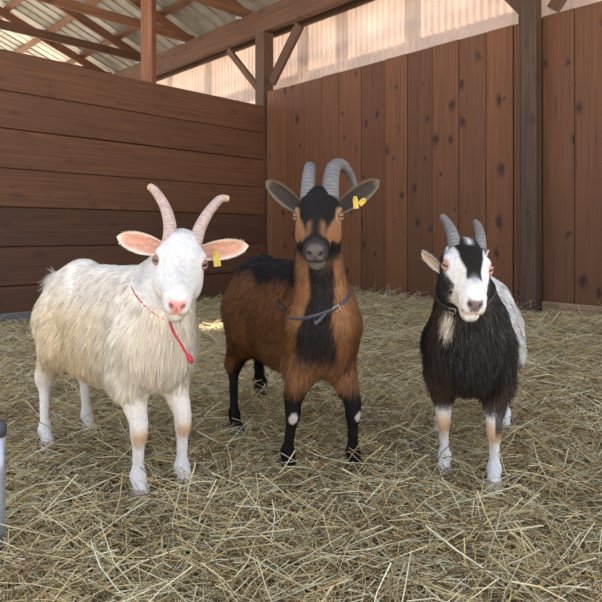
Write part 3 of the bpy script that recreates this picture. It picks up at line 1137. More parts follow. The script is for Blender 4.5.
        s2 = np.cross(dd, nn + rng.normal(0, 0.4, (nh, 3)))
        s2 /= np.linalg.norm(s2, axis=1)[:, None] + 1e-9
        wv = 0.0010
        FV = np.stack([pv - s2 * wv * .5, pv + s2 * wv * .5, pv + dd * lnn + s2 * wv * .1, pv + dd * lnn - s2 * wv * .1], 1).reshape(-1, 3)
        FFq = np.arange(nh)[:, None] * 4 + np.array([[0, 1, 2, 3]])
        eh = np_mesh('ear_hair', FV, FFq, M['hair'], ear, np.repeat(cv, 4, 0), True, np.repeat(nn, 4, 0))
        eh['kind'] = 'stuff'
        if 'tags' in e:
            for (t, off_s, rot, w_, h_) in e['tags']:
                pc = b0 + ax * EL * t + sdv * off_s + nrm * 0.006
                ca, sa = math.cos(rot), math.sin(rot)
                up_ = FR @ np.array([0, -sa, ca])
                rt_ = FR @ np.array([0, ca, sa])
                nn_ = FR @ np.array([1.0, 0, 0])
                outl = [(-.5, -.5), (.5, -.5), (.5, .25), (.28, .5), (-.28, .5), (-.5, .25)]
                tv = [pc + rt_ * x * w_ + up_ * (y - 0.35) * h_ + nn_ * zz for zz in (0.0, 0.0022) for (x, y) in outl]
                tf = [tuple(range(5, -1, -1)), tuple(range(6, 12))] + [(k, (k + 1) % 6, (k + 1) % 6 + 6, k + 6) for k in range(6)]
                tg_ = mesh_obj('ear_tag', tv, tf, M['tag'], root)
                tg_['label'] = 'yellow plastic ear tag'
                sv, sf = tube([pc + nn_ * (-0.004), pc + nn_ * 0.006], [0.004, 0.004], 10)
                np_mesh('stud', sv, sf, M['tag'], tg_)
    # ---------------- collar
    bvh = BVHTree.FromPolygons(V.tolist(), Fq.tolist())
    if 'collar' in g:
        cd = g['collar']
        cen = n0b * (1 - cd['t']) + (oc * 0.5 + th * 0.5) * cd['t']
        axv = nz(oc * 0.5 + th * 0.5 - n0b)
        tiltv = nz(axv + np.array(cd.get('tilt', (0, 0, 0))))
        e1 = nz(np.cross(tiltv, [0, 1, 0.01]))
        e2 = np.cross(tiltv, e1)
        pts = []
        for k in range(48):
            a_ = 2 * math.pi * k / 48
            dv = e1 * math.cos(a_) + e2 * math.sin(a_)
            hit = bvh.ray_cast(Vector(cen + dv * 0.4), Vector(-dv), 0.4)
            rr = np.linalg.norm(np.array(hit[0]) - cen) if hit[0] is not None else 0.07
            pts.append(rr)
        pts = np.array(pts)
        for _ in range(3):
            pts = (pts + np.roll(pts, 1) + np.roll(pts, -1)) / 3
        path = np.array([cen + (e1 * math.cos(2 * math.pi * k / 48) + e2 * math.sin(2 * math.pi * k / 48)) * (pts[k] + cd['gap']) for k in range(48)])
        tv, tf = tube(path, np.full(48, cd['w']), 8, cd['flat'], tiltv, closed=True)
        co = np_mesh('collar', tv, tf, M[cd['mat']], root)
        co['label'] = cd['label']
        cam_l = toL((0, 0, EYE))
        kf = int(np.argmin(np.linalg.norm(path - cam_l, axis=1)))
        if 'tail' in cd:
            st = path[(kf + cd['tail_i']) % 48]
            tp = catmull([st] + [st + W2L @ np.array(o_) for o_ in cd['tail']], 14)
            tv, tf = tube(tp, np.concatenate([np.full(12, cd['tail_r']), [cd['tail_r'] * 1.9, cd['tail_r'] * 2.1, cd['tail_r'] * 1.3]]), 8)
            np_mesh('cord_end', tv, tf, M[cd.get('tail_mat', cd['mat'])], co)
        if 'buckle' in cd:
            bp_ = path[(kf + cd['buckle']) % 48]
            nn_ = nz(bp_ - cen)
            up_ = tiltv
            rt_ = np.cross(up_, nn_)
            ring = [bp_ + nn_ * 0.004 + rt_ * x + up_ * y for (x, y) in ((-.009, -.008), (.009, -.008), (.009, .008), (-.009, .008))]
            tv, tf = tube(np.array(ring), np.full(4, 0.0018), 6, 1.0, nn_, closed=True)
            np_mesh('buckle', tv, tf, M['brass'], co)
    tag(root, g['label'], 'goat', 'goats standing in the hay')
    return root, toL

# ---- coats: colour, hair length and hair density over each body
def coat_white(i):
    V, q, wh, s, L = i['V'], i['q'], i['whead'], i['s'], i['L']
    n = len(V)
    white = np.array([0.86, 0.82, 0.75])
    col = np.tile(white, (n, 1))
    # flank and belly: yellowish dirt, plus warm bounce off the hay painted in
    y = sm(wnoise(V, 9, 2.0), -0.5, 0.6)
    flank = (1 - wh) * sm(0.60 * s - V[:, 2], 0, 0.12) * (1 - sm(0.30 * s - V[:, 2], 0, 0.08))
    col = lerp(col, (0.80, 0.64, 0.41), flank * (0.38 + 0.50 * y) * (1 - 0.65 * sm(V[:, 0], i['fx'] - 0.08, i['fx'] + 0.04)))
    col = lerp(col, (0.72, 0.56, 0.38), (1 - sm(i['fx'] - V[:, 0], -0.02, 0.1)) * 0)
    # face: whiter, grey bridge, pink nose and lips, pinkish eye rims
    col = lerp(col, (0.66, 0.655, 0.65), wh * 0.95)
    bridge = wh * np.exp(-((q[:, 1]) / 0.016) ** 2) * sm(q[:, 0], 0.02, 0.06) * (1 - sm(q[:, 0], 0.11, 0.125)) * sm(q[:, 2], -0.03, 0.0)
    col = lerp(col, (0.52, 0.50, 0.50), bridge * 0.75)
    nose = wh * sm(q[:, 0], 0.124, 0.132) * (1 - sm(np.abs(q[:, 1]) + 0.45 * np.clip(-0.018 - q[:, 2], 0, 1), 0.014, 0.021)) * sm(q[:, 2], -0.045, -0.035) * (1 - sm(q[:, 2], -0.009, -0.002))
    col = lerp(col, (0.72, 0.36, 0.33), nose)
    lips = wh * np.exp(-((q[:, 2] + 0.0478) / 0.006) ** 2) * sm(q[:, 0], 0.10, 0.12)
    col = lerp(col, (0.70, 0.40, 0.36), lips * 0.85)
    nos = wh * np.exp(-(((q[:, 0] - 0.143) / 0.008) ** 2 + ((np.abs(q[:, 1]) - 0.0125) / 0.0045) ** 2 + ((q[:, 2] + 0.020) / 0.0055) ** 2))
    col = lerp(col, (0.12, 0.04, 0.04), np.clip(nos * 1.3, 0, 1))
    er = np.linalg.norm((np.stack([q[:, 0] - 0.008, np.abs(q[:, 1]) - 0.054, q[:, 2]], -1)), axis=1)
    col = lerp(col, (0.62, 0.42, 0.36), (1 - sm(er, 0.014, 0.021)) * 0.8)
    # legs: whiter, rubbed tan knees
    leg = sm(0.30 * s - V[:, 2], 0, 0.06)
    col = lerp(col, (0.80, 0.74, 0.68), leg)
    knee = np.exp(-((V[:, 2] - 0.185 * s) / 0.022) ** 2) * (V[:, 0] > 0) * (1 - wh)
    col = lerp(col, (0.60, 0.38, 0.20), knee * 1.0 * sm(i['N'][:, 0], -0.3, 0.5))
    hockc = np.exp(-((V[:, 2] - 0.28 * s) / 0.05) ** 2) * (V[:, 0] < 0)
    col = lerp(col, (0.72, 0.58, 0.40), hockc * 0.5)
    hl = np.full(n, 0.032)
    hl = np.where(V[:, 2] < 0.28 * s, 0.008, hl)
    hl = lerp(hl[:, None], np.array([0.008]), sm(0.34 * s - V[:, 2], 0, 0.07))[:, 0]
    front = sm(V[:, 0] - i['fx'], 0, 0.06) * sm(V[:, 2], 0.36 * s, 0.42 * s)
    hl = hl + 0.012 * front * (1 - wh)
    tailw = sm(i['bx'] - 0.10 * s - V[:, 0], 0, 0.03)
    hl = hl + 0.04 * tailw
    hl = hl * (1 - wh) + wh * (0.009 + 0.011 * sm(-q[:, 0], -0.01, 0.04) + 0.0 * q[:, 0])
    beard = wh * np.exp(-(((q[:, 0] - 0.10) / 0.02) ** 2 + (q[:, 1] / 0.014) ** 2)) * sm(-q[:, 2], 0.060, 0.068)
    hl = hl + 0.045 * beard
    hl = np.where((nose > 0.3) | (lips > 0.6) | (nos > 0.2), 0.0015, hl)
    hl = np.where(er < 0.021, 0.0015, hl)
    dn = 1 + 2.2 * wh + 1.0 * leg + 6 * tailw + 4 * beard
    return col, hl, dn

def coat_brown(i):
    V, q, wh, s, L = i['V'], i['q'], i['whead'], i['s'], i['L']
    n = len(V)
    rust = np.array([0.185, 0.076, 0.028])
    blk = np.array([0.011, 0.0095, 0.0095])
    tan = np.array([0.36, 0.18, 0.085])
    col = np.tile(rust, (n, 1))
    nv = wnoise(V, 22, 3.0) * 0.02
    # black along the back, rump and belly
    col = lerp(col, blk, sm(V[:, 2] + 1.6 * nv + 0.02 * wnoise(V, 60, 8.0) - 0.30 * np.abs(V[:, 1]), 0.510 * s, 0.585 * s) * (1 - sm(V[:, 0], i['fx'] - 0.02, i['fx'] + 0.05)))
    col = lerp(col, blk, sm(i['bx'] + 0.0 - V[:, 0] + nv, 0.10, 0.14))
    col = lerp(col, blk, (1 - sm(V[:, 2] + nv + 0.35 * np.abs(V[:, 1]), 0.325 * s, 0.36 * s)) * (V[:, 0] < i['fx'] - 0.06))
    # neck: paler sides, black throat and chest
    neck = sm(V[:, 0], i['fx'] - 0.02, i['fx'] + 0.05) * sm(V[:, 2], 0.44 * s, 0.52 * s) * (1 - wh)
    col = lerp(col, tan, neck * 0.7)
    thr = (1 - wh) * sm((V - i['n0']) @ i['hdir'], 0.02, 0.05) * (1 - sm(np.abs(i['cen'](V) + nv) - 0.022 * sm(0.52 * s - V[:, 2], 0, 0.08), 0.034, 0.046)) * sm(V[:, 2], 0.36 * s, 0.38 * s)
    col = lerp(col, blk * 1.6, thr)
    crest = (1 - wh) * sm(V[:, 2], 0.60 * s, 0.63 * s) * (i['N'][:, 2] > 0.35) * (np.abs(V[:, 1]) < 0.05)
    col = lerp(col, blk, crest * (V[:, 0] < i['fx']))
    # legs: rust above, black below the elbow with ragged edge
    leg = sm(0.275 * s - V[:, 2] + nv * 1.5 - 0.05 * (i['N'][:, 0] < 0) * 0, -0.015, 0.02)
    col = lerp(col, (0.40, 0.21, 0.11), (1 - wh) * (V[:, 0] > 0) * np.exp(-((V[:, 2] - 0.32 * s) / 0.05) ** 2) * 0.6)
    col = lerp(col, blk, leg)
    hind = (V[:, 0] < 0) & (V[:, 2] < 0.34 * s)
    outer = sm(i['N'][:, 1] * np.sign(V[:, 1]), 0.35, 0.6) * sm(V[:, 2], 0.20 * s, 0.25 * s)
    col = np.where(hind[:, None], lerp(lerp(np.tile(rust, (n, 1)), blk, np.full(n, 1.0)), rust, outer), col)
    # bare round callus on each knee
    cal = np.zeros(n)
    for k in ('fr', 'fl'):
        f = i['feet'][k]
        dd = np.sqrt(((V[:, 2] - 0.185 * s) / 0.017) ** 2 + ((V[:, 1] - f[1] - i['cal'][k]) / 0.013) ** 2)
        cal = np.maximum(cal, (1 - sm(dd, 0.85, 1.1)) * (i['N'][:, 0] > 0.2) * (V[:, 0] > 0.1))
    col = lerp(col, (0.52, 0.47, 0.42), cal)
    # face
    face = np.tile(blk * 1.2, (n, 1))
    cheek = sm(np.abs(q[:, 1]) + 0.16 * np.clip(q[:, 0], 0, 0.1) - 0.4 * np.clip(-q[:, 2] - 0.02, -0.03, 0.04), 0.0445, 0.051) * sm(q[:, 0], -0.03, 0.0) * sm(0.012 - q[:, 2], 0, 0.01)
    stripe_in = np.exp(-((np.abs(q[:, 1]) - 0.017) / 0.007) ** 2) * sm(q[:, 0], 0.058, 0.078) * (1 - sm(q[:, 0], 0.105, 0.116)) * sm(q[:, 2], -0.02, 0.0)
    face = lerp(face, tan * np.array([0.68, 0.66, 0.66]), cheek * (1 - sm(q[:, 0], 0.095, 0.112)))
    face = lerp(face, tan * 0.60, np.clip(stripe_in, 0, 1) * 0.8)
    face = lerp(face, (0.036, 0.034, 0.035), sm(q[:, 0], 0.116, 0.130))
    face = lerp(face, (0.11, 0.10, 0.096), sm(q[:, 0], 0.10, 0.12) * (1 - sm(q[:, 2], -0.056, -0.045)))
    nos = np.exp(-(((q[:, 0] - 0.143) / 0.008) ** 2 + ((np.abs(q[:, 1]) - 0.0125) / 0.0045) ** 2 + ((q[:, 2] + 0.020) / 0.0055) ** 2))
    face = lerp(face, (0.006, 0.005, 0.005), np.clip(nos * 1.3, 0, 1))
    nose = sm(q[:, 0], 0.130, 0.138) * (1 - sm(np.abs(q[:, 1]), 0.016, 0.022)) * sm(q[:, 2], -0.04, -0.03)
    face = lerp(face, (0.13, 0.115, 0.11), nose * (1 - nos) * 0.8)
    er = np.linalg.norm((np.stack([q[:, 0] - 0.008, np.abs(q[:, 1]) - 0.054, q[:, 2]], -1)), axis=1)
    face = lerp(face, (0.36, 0.20, 0.12), (1 - sm(er, 0.018, 0.026)) * 0.8)
    under = sm(-q[:, 2], 0.075, 0.09)
    face = lerp(face, blk * 1.6, under * (np.abs(q[:, 1]) < 0.04))
    col = lerp(col, np.zeros(3), wh * 0) * (1 - wh[:, None]) + face * wh[:, None]
    hl = np.full(n, 0.026)
    hl = lerp(hl[:, None], np.array([0.008]), sm(0.27 * s - V[:, 2], 0, 0.05))[:, 0]
    hl = hl + 0.016 * np.exp(-((V[:, 2] - 0.33 * s) / 0.04) ** 2) * (V[:, 0] > 0)
    hl = hl * (1 - wh) + wh * (0.007 + 0.012 * sm(-q[:, 0], -0.01, 0.04))
    hl = np.where((wh > 0.5) & ((q[:, 0] > 0.122) | (er < 0.021)), 0.0014, hl)
    hl = np.where(cal > 0.2, 0.001, hl)
    tailw = sm(i['bx'] - 0.10 * s - V[:, 0], 0, 0.03)
    hl = hl + 0.03 * tailw
    return col, hl, 1 + 2.0 * wh + 0.8 * leg + 2 * tailw

def coat_pied(i):
    V, q, wh, s, L = i['V'], i['q'], i['whead'], i['s'], i['L']
    n = len(V)
    blk = np.array([0.016, 0.013, 0.012])
    brn = np.array([0.085, 0.050, 0.036])
    wht = np.array([0.74, 0.735, 0.73])
    col = lerp(np.tile(blk, (n, 1)), brn, sm(wnoise(V, 14, 4.0), -0.2, 0.9) * 0.9)
    nv = wnoise(V, 20, 7.0) * 0.018
    # white saddle over the middle and the hindquarters
    wb_ = sm(-(V[:, 0] - (i['fx'] - 0.05)) + nv + 0.10 * (V[:, 2] - 0.5), 0, 0.02) * sm(V[:, 2], 0.34 * s, 0.37 * s)
    col = lerp(col, wht, wb_)
    # white legs below the elbow with tan knees
    leg = sm(0.275 * s - V[:, 2] + nv, -0.01, 0.015)
    lc = np.tile(np.array([0.80, 0.77, 0.75]), (n, 1))
    lc = lerp(lc, (0.62, 0.34, 0.15), np.exp(-((V[:, 2] - 0.185 * s) / 0.04) ** 2) * (V[:, 0] > 0) * sm(wnoise(V, 60, 2.0) + i['N'][:, 0], -0.4, 0.5) * 0.85)
    f = i['feet']['fl']
    dark = (V[:, 1] > f[1] + 0.004) * (V[:, 0] > 0) * sm(V[:, 2], 0.17 * s, 0.20 * s)
    lc = lerp(lc, blk, dark * 0.9)
    col = lerp(col, lc, leg)
    # pale patch under the throat, on the side of the nearer cheek
    c = i['throat']
    tw = 1 - sm(np.linalg.norm((V - c) / np.array([0.05, 0.022, 0.036]), axis=1) + nv * 8, 0.8, 1.1)
    col = lerp(col, (0.78, 0.70, 0.58), tw)
    # face
    face = np.tile(wht, (n, 1))
    ny = wnoise(V, 60, 3.0) * 0.003
    blaze_w = 0.030 - 0.013 * sm(q[:, 0], 0.01, 0.07) + 0.006 * sm(-q[:, 0], -0.02, 0.03)
    blaze = (1 - sm(np.abs(q[:, 1]) + ny, blaze_w - 0.002, blaze_w + 0.003)) * (1 - sm(q[:, 0] + ny, 0.086, 0.096)) * sm(q[:, 2], -0.02, -0.01)
    top = np.exp(-(q[:, 1] / 0.007) ** 2) * sm(-q[:, 0], 0.015, 0.03)
    face = lerp(face, blk, blaze * (1 - top))
    face = lerp(face, (0.30, 0.29, 0.31), np.exp(-(q[:, 1] / 0.011) ** 2) * np.exp(-((q[:, 0] - 0.095) / 0.014) ** 2) * sm(q[:, 2], -0.02, 0) * 0.8)
    # black cheeks below the eyes, running into the jaw
    ch = sm(-q[:, 2] + ny, 0.008, 0.013) * (1 - sm(q[:, 0] + 0.3 * (q[:, 2] + 0.03) + ny, 0.076, 0.084)) * sm(np.abs(q[:, 1]) + 0.12 * (0.05 - q[:, 0]), 0.033, 0.038)
    face = lerp(face, blk * 1.3, ch)
    face = lerp(face, blk * 1.3, sm(-q[:, 2], 0.07, 0.08) * (1 - sm(q[:, 0], 0.04, 0.05)))
    bk = sm(-q[:, 0], 0.012, 0.03) * sm(np.abs(q[:, 1]), 0.04, 0.047) * sm(-q[:, 2], -0.015, 0.0)
    face = lerp(face, blk, bk)
    cream = sm(q[:, 0], 0.02, 0.05) * sm(np.abs(q[:, 1]), 0.012, 0.024) * (1 - ch) * (1 - blaze)
    face = lerp(face, (0.80, 0.66, 0.48), cream * 0.35 * (q[:, 1] < 0))
    nose = sm(q[:, 0], 0.126, 0.134) * (1 - sm(np.abs(q[:, 1]) + 0.45 * np.clip(-0.018 - q[:, 2], 0, 1), 0.014, 0.021)) * sm(q[:, 2], -0.042, -0.034) * (1 - sm(q[:, 2], -0.009, -0.002))
    face = lerp(face, (0.20, 0.15, 0.155), nose)
    lips = np.exp(-((q[:, 2] + 0.0478) / 0.006) ** 2) * sm(q[:, 0], 0.10, 0.12)
    face = lerp(face, (0.66, 0.42, 0.36), lips * 0.7)
    nos = np.exp(-(((q[:, 0] - 0.143) / 0.008) ** 2 + ((np.abs(q[:, 1]) - 0.0125) / 0.0045) ** 2 + ((q[:, 2] + 0.020) / 0.0055) ** 2))
    face = lerp(face, (0.02, 0.015, 0.015), np.clip(nos * 1.3, 0, 1))
    er = np.linalg.norm((np.stack([q[:, 0] - 0.008, np.abs(q[:, 1]) - 0.054, q[:, 2]], -1)), axis=1)
    face = lerp(face, (0.62, 0.36, 0.28), (1 - sm(er, 0.016, 0.022)) * 0.8)
    col = col * (1 - wh[:, None]) + face * wh[:, None]
    hl = np.full(n, 0.038)
    hl = lerp(hl[:, None], np.array([0.008]), sm(0.30 * s - V[:, 2], 0, 0.06))[:, 0]
    hl = hl * (1 - wh) + wh * (0.009 + 0.012 * sm(-q[:, 0], -0.01, 0.04) + 0.012 * ch)
    hl = np.where((wh > 0.5) & ((nose > 0.3) | (lips > 0.6) | (er < 0.021)), 0.0014, hl)
    return col, hl, 1 + 2.0 * wh + 0.8 * leg
# ---- the three goats
W_IN, W_OUT, W_RIM = (0.72, 0.44, 0.36), (0.82, 0.76, 0.70), (0.84, 0.74, 0.66)
GA = dict(seed=1, coat=coat_white, hairs=120000, long=True, hair_w=0.0017, lift=1.0, cjit=0.10, hair_tint=(0.95, 0.86, 0.72),
    feet=dict(fr=(140, 500), fl=(184, 489), hr=(47, 450), hl=(89, 434)), wz=0.655, belly=0.015, width=0.74, fshift=(-0.028, 0.0, 0), hshift=(0.02, 0, 0), tail=0.60,
    eye=(180.5, 260, 1.46), yaw=2.0, roll=6.5, pitch=33, hs=1.12, hoof='palehoof',
    iris=((0.26, 0.19, 0.10), (0.06, 0.045, 0.04)), lid=(0.26, 0.17, 0.15), eye_label='pale amber eye with a level slit pupil',
    horns=[('r', [(-0.020, -0.033, 0.045), (-0.042, -0.037, 0.090), (-0.070, -0.054, 0.135), (-0.100, -0.084, 0.176), (-0.112, -0.104, 0.190)], 0.0215, 0.0105),
           ('l', [(-0.020, 0.033, 0.045), (-0.042, 0.043, 0.090), (-0.070, 0.063, 0.135), (-0.100, 0.092, 0.176), (-0.112, 0.118, 0.184)], 0.0215, 0.0105)],
    ring=0.0105, horn_flat=0.85, horn_c=((0.40, 0.29, 0.26), (0.56, 0.44, 0.39), (0.56, 0.40, 0.26)),
    ears=[dict(base=(-0.045, -0.052, 0.022), tip=(-0.055, -0.168, 0.042), normal=(1, -0.1, -0.15), w=0.027, curl=0.75, inner=(0.66, 0.36, 0.27), outer=W_OUT, rim=W_RIM),
          dict(base=(-0.045, 0.052, 0.022), tip=(-0.055, 0.182, 0.056), normal=(1, 0.1, -0.15), w=0.027, curl=0.75, inner=(0.66, 0.36, 0.27), outer=W_OUT, rim=W_RIM,
               tags=[(0.30, 0.006, 0.25, 0.019, 0.042)])],
    collar=dict(t=0.52, gap=-0.0035, w=0.0036, flat=1.0, mat='redcord', label='thin red cord round the neck', tilt=(0.25, 0, 0),
                tail_i=1, tail=[(0.018, -0.038, -0.022), (0.046, -0.048, -0.062), (0.068, -0.042, -0.102)], tail_r=0.0036),
    label='white horned goat with a red neck cord, standing at the left')
B_IN, B_OUT, B_RIM = (0.042, 0.034, 0.032), (0.022, 0.019, 0.018), (0.20, 0.16, 0.13)
GB = dict(seed=2, coat=coat_brown, hairs=110000, long=False, hair_w=0.0015, lift=1.2, cjit=0.25, lock=0.35, grey=0.03, hmat='hairgloss',
    feet=dict(fr=(289, 475), fl=(355, 474), hr=(236, 434), hl=(262, 396)), wz=0.665, belly=0.0, width=0.69, hshift=(0.03, -0.10, 0),
    eye=(318.3, 214.5, 1.60), yaw=-4.0, roll=0.0, pitch=33, hs=1.15, hoof='hoof', neck=0.80,
    iris=((0.42, 0.27, 0.10), (0.10, 0.06, 0.04)), lid=(0.16, 0.09, 0.06), eye_label='amber eye with a level slit pupil',
    horns=[('r', [(-0.020, -0.032, 0.045), (-0.048, -0.032, 0.100), (-0.090, -0.032, 0.140), (-0.150, -0.038, 0.152), (-0.205, -0.055, 0.130), (-0.225, -0.065, 0.085)], 0.0225, 0.008),
           ('l', [(-0.020, 0.032, 0.045), (-0.048, 0.034, 0.102), (-0.086, 0.042, 0.145), (-0.136, 0.066, 0.156), (-0.180, 0.094, 0.118), (-0.200, 0.108, 0.050)], 0.0265, 0.008)],
    ring=0.012, horn_flat=1.0, horn_c=((0.10, 0.10, 0.105), (0.19, 0.19, 0.195), (0.16, 0.16, 0.17)),
    ears=[dict(base=(-0.045, -0.060, 0.020), tip=(-0.060, -0.162, 0.103), normal=(1, -0.25, -0.25), w=0.027, curl=0.8, inner=B_IN, outer=B_OUT, rim=B_RIM),
          dict(base=(-0.045, 0.062, 0.020), tip=(-0.060, 0.176, 0.103), normal=(1, 0.25, -0.25), w=0.028, curl=0.8, inner=B_IN, outer=B_OUT, rim=B_RIM,
               tags=[(0.36, 0.0, 0.1, 0.015, 0.036), (0.50, 0.020, -0.8, 0.016, 0.024)])],
    collar=dict(t=0.27, gap=-0.0005, w=0.008, flat=0.35, mat='strap', label='dark grey strap collar', tilt=(0.0, -0.40, 0), buckle=2,
                tail_i=-1, tail=[(-0.010, -0.012, -0.010), (-0.022, -0.018, -0.022), (-0.030, -0.016, -0.026)], tail_r=0.005),
    label='rusty brown and black goat with grey horns and dark legs, in the middle')
GC = dict(seed=3, coat=coat_pied, hairs=110000, long=True, hair_w=0.0017, lift=1.2, cjit=0.25, lock=0.5, grey=0.07,
    feet=dict(fr=(444, 476), fl=(494, 490), hr=(439, 438), hl=(505, 432)), wz=0.60, belly=0.015, width=0.94, hshift=(0.03, 0.0, 0),
    eye=(467, 266, 1.53), yaw=13.0, roll=6.0, pitch=28, hs=1.09, hoof='palehoof', neck=1.1,
    iris=((0.46, 0.30, 0.16), (0.30, 0.18, 0.14)), lid=(0.45, 0.26, 0.21), eye_label='pale amber eye with a level slit pupil',
    horns=[('r', [(-0.020, -0.032, 0.045), (-0.045, -0.040, 0.085), (-0.085, -0.050, 0.116), (-0.115, -0.060, 0.134)], 0.0215, 0.0095),
           ('l', [(-0.020, 0.036, 0.045), (-0.045, 0.038, 0.085), (-0.085, 0.038, 0.114), (-0.115, 0.036, 0.128)], 0.0195, 0.0085)],
    ring=0.011, horn_flat=0.85, horn_c=((0.12, 0.12, 0.125), (0.22, 0.215, 0.21), (0.20, 0.195, 0.19)),
    ears=[dict(base=(-0.055, -0.055, -0.022), tip=(-0.135, -0.106, 0.018), normal=(0.35, -1.0, -0.5), w=0.020, curl=0.7, inner=(0.66, 0.50, 0.36), outer=(0.70, 0.64, 0.58), rim=(0.80, 0.76, 0.72), hair=0.014),
          dict(base=(-0.055, 0.050, 0.005), tip=(-0.135, 0.088, 0.036), normal=(0.4, 1.0, -0.3), w=0.020, curl=0.7, inner=(0.66, 0.50, 0.42), outer=(0.78, 0.75, 0.73), rim=(0.82, 0.80, 0.78), hair=0.016)],
    collar=dict(t=0.70, gap=0.006, w=0.008, flat=0.4, mat='blackstrap', label='black strap collar with a small metal buckle', tilt=(0.1, 0.1, 0), buckle=-2),
    label='smaller black and white goat with short grey horns, standing at the right')

_cb = coat_brown
def coat_brown_w(i):
    i['cen'] = lambda z: 0 * z
    i['cal'] = dict(fr=0.0, fl=0.0)
    n0, oc, fx = i['n0'], i['oc'], i['fx']
    ll = np.cross([0, 0, 1.0], i['hdir'])
    i['cen'] = lambda V: (V - (n0 + np.clip((V[:, 2] - n0[2]) / (oc[2] - n0[2]), -0.3, 1)[:, None] * (oc - n0))) @ ll - 0.012
    return _cb(i)
GB['coat'] = coat_brown_w
_cp = coat_pied
def coat_pied_w(i):
    i['throat'] = i['oc'] * 0.45 + i['n0'] * 0.55 + np.array([0.10, -0.04, -0.06])
    return _cp(i)
GC['coat'] = coat_pied_w
goats = [build_goat(g) for g in (GA, GB, GC)]
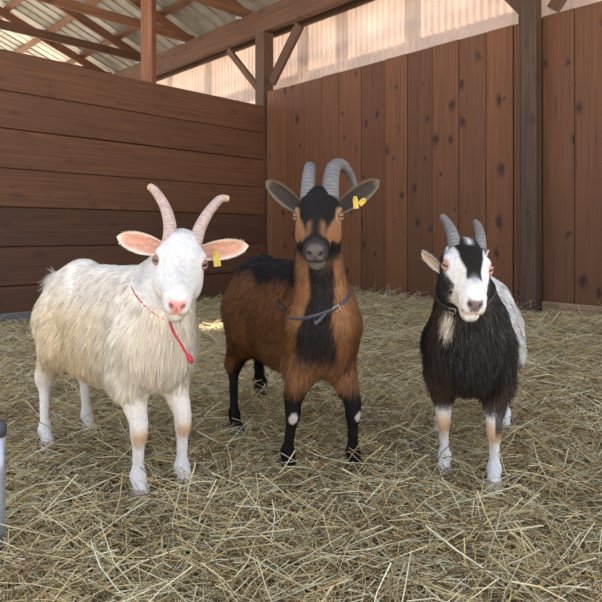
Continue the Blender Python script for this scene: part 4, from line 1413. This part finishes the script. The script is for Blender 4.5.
# ------------------------------------------------------------------ hay: loose stalks over the whole floor
def make_hay(name, n, dmin, dmax, lrange, wrange, nside, seed, power=1.0, zlift=0.03, tilt=0.22, margin=0.25):
    rng = np.random.default_rng(seed)
    # sample the wedge of floor in front of the photographer (and a good step to either side)
    uu = rng.random(n)
    e = 2 - power
    Yd = (dmin ** e + uu * (dmax ** e - dmin ** e)) ** (1 / e)
    Xd = rng.uniform(-1, 1, n) * (Yd * 0.56 + margin)
    L = rng.gamma(4.0, 1.0, n) / 4.0 * (lrange[1] - lrange[0]) * 0.6 + lrange[0]
    L = np.minimum(L, lrange[1])
    # stay inside the walls
    av = (Xd - C.x) * A.x + (Yd - C.y) * A.y
    uv = (Xd - C.x) * U.x + (Yd - C.y) * U.y
    ok = (av > 0.05 + L * 0.35) & (uv > 0.03 + L * 0.35)
    Xd, Yd, L = Xd[ok], Yd[ok], L[ok]
    n = len(Xd)
    # hay lies in loose swirls
    az = rng.uniform(0, 2 * math.pi, n) + 1.6 * np.sin(Xd * 3.1 + 1.0) * np.cos(Yd * 2.7)
    ti = rng.normal(0, tilt, n)
    dirv = np.stack([np.cos(az) * np.cos(ti), np.sin(az) * np.cos(ti), np.sin(ti)], -1)
    zc = hay_h(Xd, Yd) - 0.028 + zlift * rng.random(n) ** 1.3 + 0.25 * np.abs(np.sin(ti)) * L
    cen = np.stack([Xd, Yd, zc], -1)
    side = np.stack([-np.sin(az), np.cos(az), np.zeros(n)], -1)
    up = np.cross(dirv, side)
    bend = rng.normal(0, 0.16, n) * L
    sag = rng.normal(-0.03, 0.06, n) * L
    W = rng.uniform(*wrange, n) * 0.5
    segs = 4
    rings = []
    for k in range(segs + 1):
        t = k / segs - 0.5
        c = cen + dirv * (L * t)[:, None] + side * (bend * (t * t * 4 - 0.33))[:, None] + up * (sag * (t * t * 4 - 0.33))[:, None]
        wk = W * (1.0 - 0.35 * (k / segs))
        if nside == 2:
            tw = rng.uniform(-0.6, 0.6, n)[:, None]
            s2 = side * np.cos(tw) + up * np.sin(tw)
            rings.append(np.stack([c - s2 * wk[:, None], c + s2 * wk[:, None]], 1))
        else:
            pts = []
            for j in range(3):
                a_ = 2 * math.pi * j / 3 + math.pi / 2
                pts.append(c + (side * math.cos(a_) + up * math.sin(a_)) * wk[:, None])
            rings.append(np.stack(pts, 1))
    Vv = np.stack(rings, 1)                    # n, segs+1, nside, 3
    Vv[..., 2] = np.maximum(Vv[..., 2], (hay_h(Vv[..., 0], Vv[..., 1]) - 0.040))
    per = (segs + 1) * nside
    Fl = []
    for k in range(segs):
        for j in range(nside if nside > 2 else 1):
            a_, b_ = k * nside + j, k * nside + (j + 1) % nside
            Fl.append((a_, b_, b_ + nside, a_ + nside))
    Fq = (np.arange(n)[:, None, None] * per + np.array(Fl)[None]).reshape(-1, 4)
    pal = np.array([(0.58, 0.45, 0.21), (0.72, 0.60, 0.35), (0.42, 0.32, 0.15), (0.54, 0.49, 0.30), (0.42, 0.38, 0.23), (0.32, 0.21, 0.095), (0.80, 0.72, 0.50), (0.17, 0.105, 0.05), (0.58, 0.39, 0.14)])
    pw = np.array([0.16, 0.13, 0.15, 0.12, 0.10, 0.13, 0.07, 0.11, 0.04])
    cc = pal[rng.choice(len(pal), n, p=pw / pw.sum())] * 1.08 * rng.normal(1, 0.14, n)[:, None]
    cc = np.repeat(cc, per, 0)
    o = np_mesh(name, Vv.reshape(-1, 3), Fq, M['straw'], None, cc, nside > 2)
    o['kind'] = 'stuff'
    return o
h1 = make_hay('hay', 68000, 0.9, 7.0, (0.05, 0.28), (0.0020, 0.0044), 3, 21, power=1.35, zlift=0.05, tilt=0.28)
h2 = make_hay('hay_leaf', 60000, 0.9, 7.0, (0.03, 0.20), (0.002, 0.0055), 2, 22, power=1.25, zlift=0.022)
tag(h1, 'loose dry hay stalks spread over the whole barn floor', 'hay')
h2.parent = h1
# long pale stems in the foreground
h3 = make_hay('hay_stem', 420, 1.0, 2.1, (0.25, 0.55), (0.003, 0.0048), 3, 23, power=1.0, zlift=0.045, tilt=0.12, margin=0.05)
h3.parent = h1

# ------------------------------------------------------------------ short metal post at the left edge of the view
pb = ground(-1, 556)
ps = empty('metal_post', (pb.x, pb.y, 0))
pv, pf = tube([(0, 0, -0.02), (0, 0, 0.10), (0, 0, 0.2), (0, 0, 0.283)], [0.0135] * 4, 20)
np_mesh('shaft', pv, pf, M['metal'], ps)
pv, pf = tube([(0, 0, 0.278), (0, 0, 0.284), (0, 0, 0.306), (0, 0, 0.315)], [0.0135, 0.0165, 0.0165, 0.011], 20)
np_mesh('cap', pv, pf, M['cap'], ps)
tag(ps, 'short grey metal post with a dark cap at the left edge', 'post')
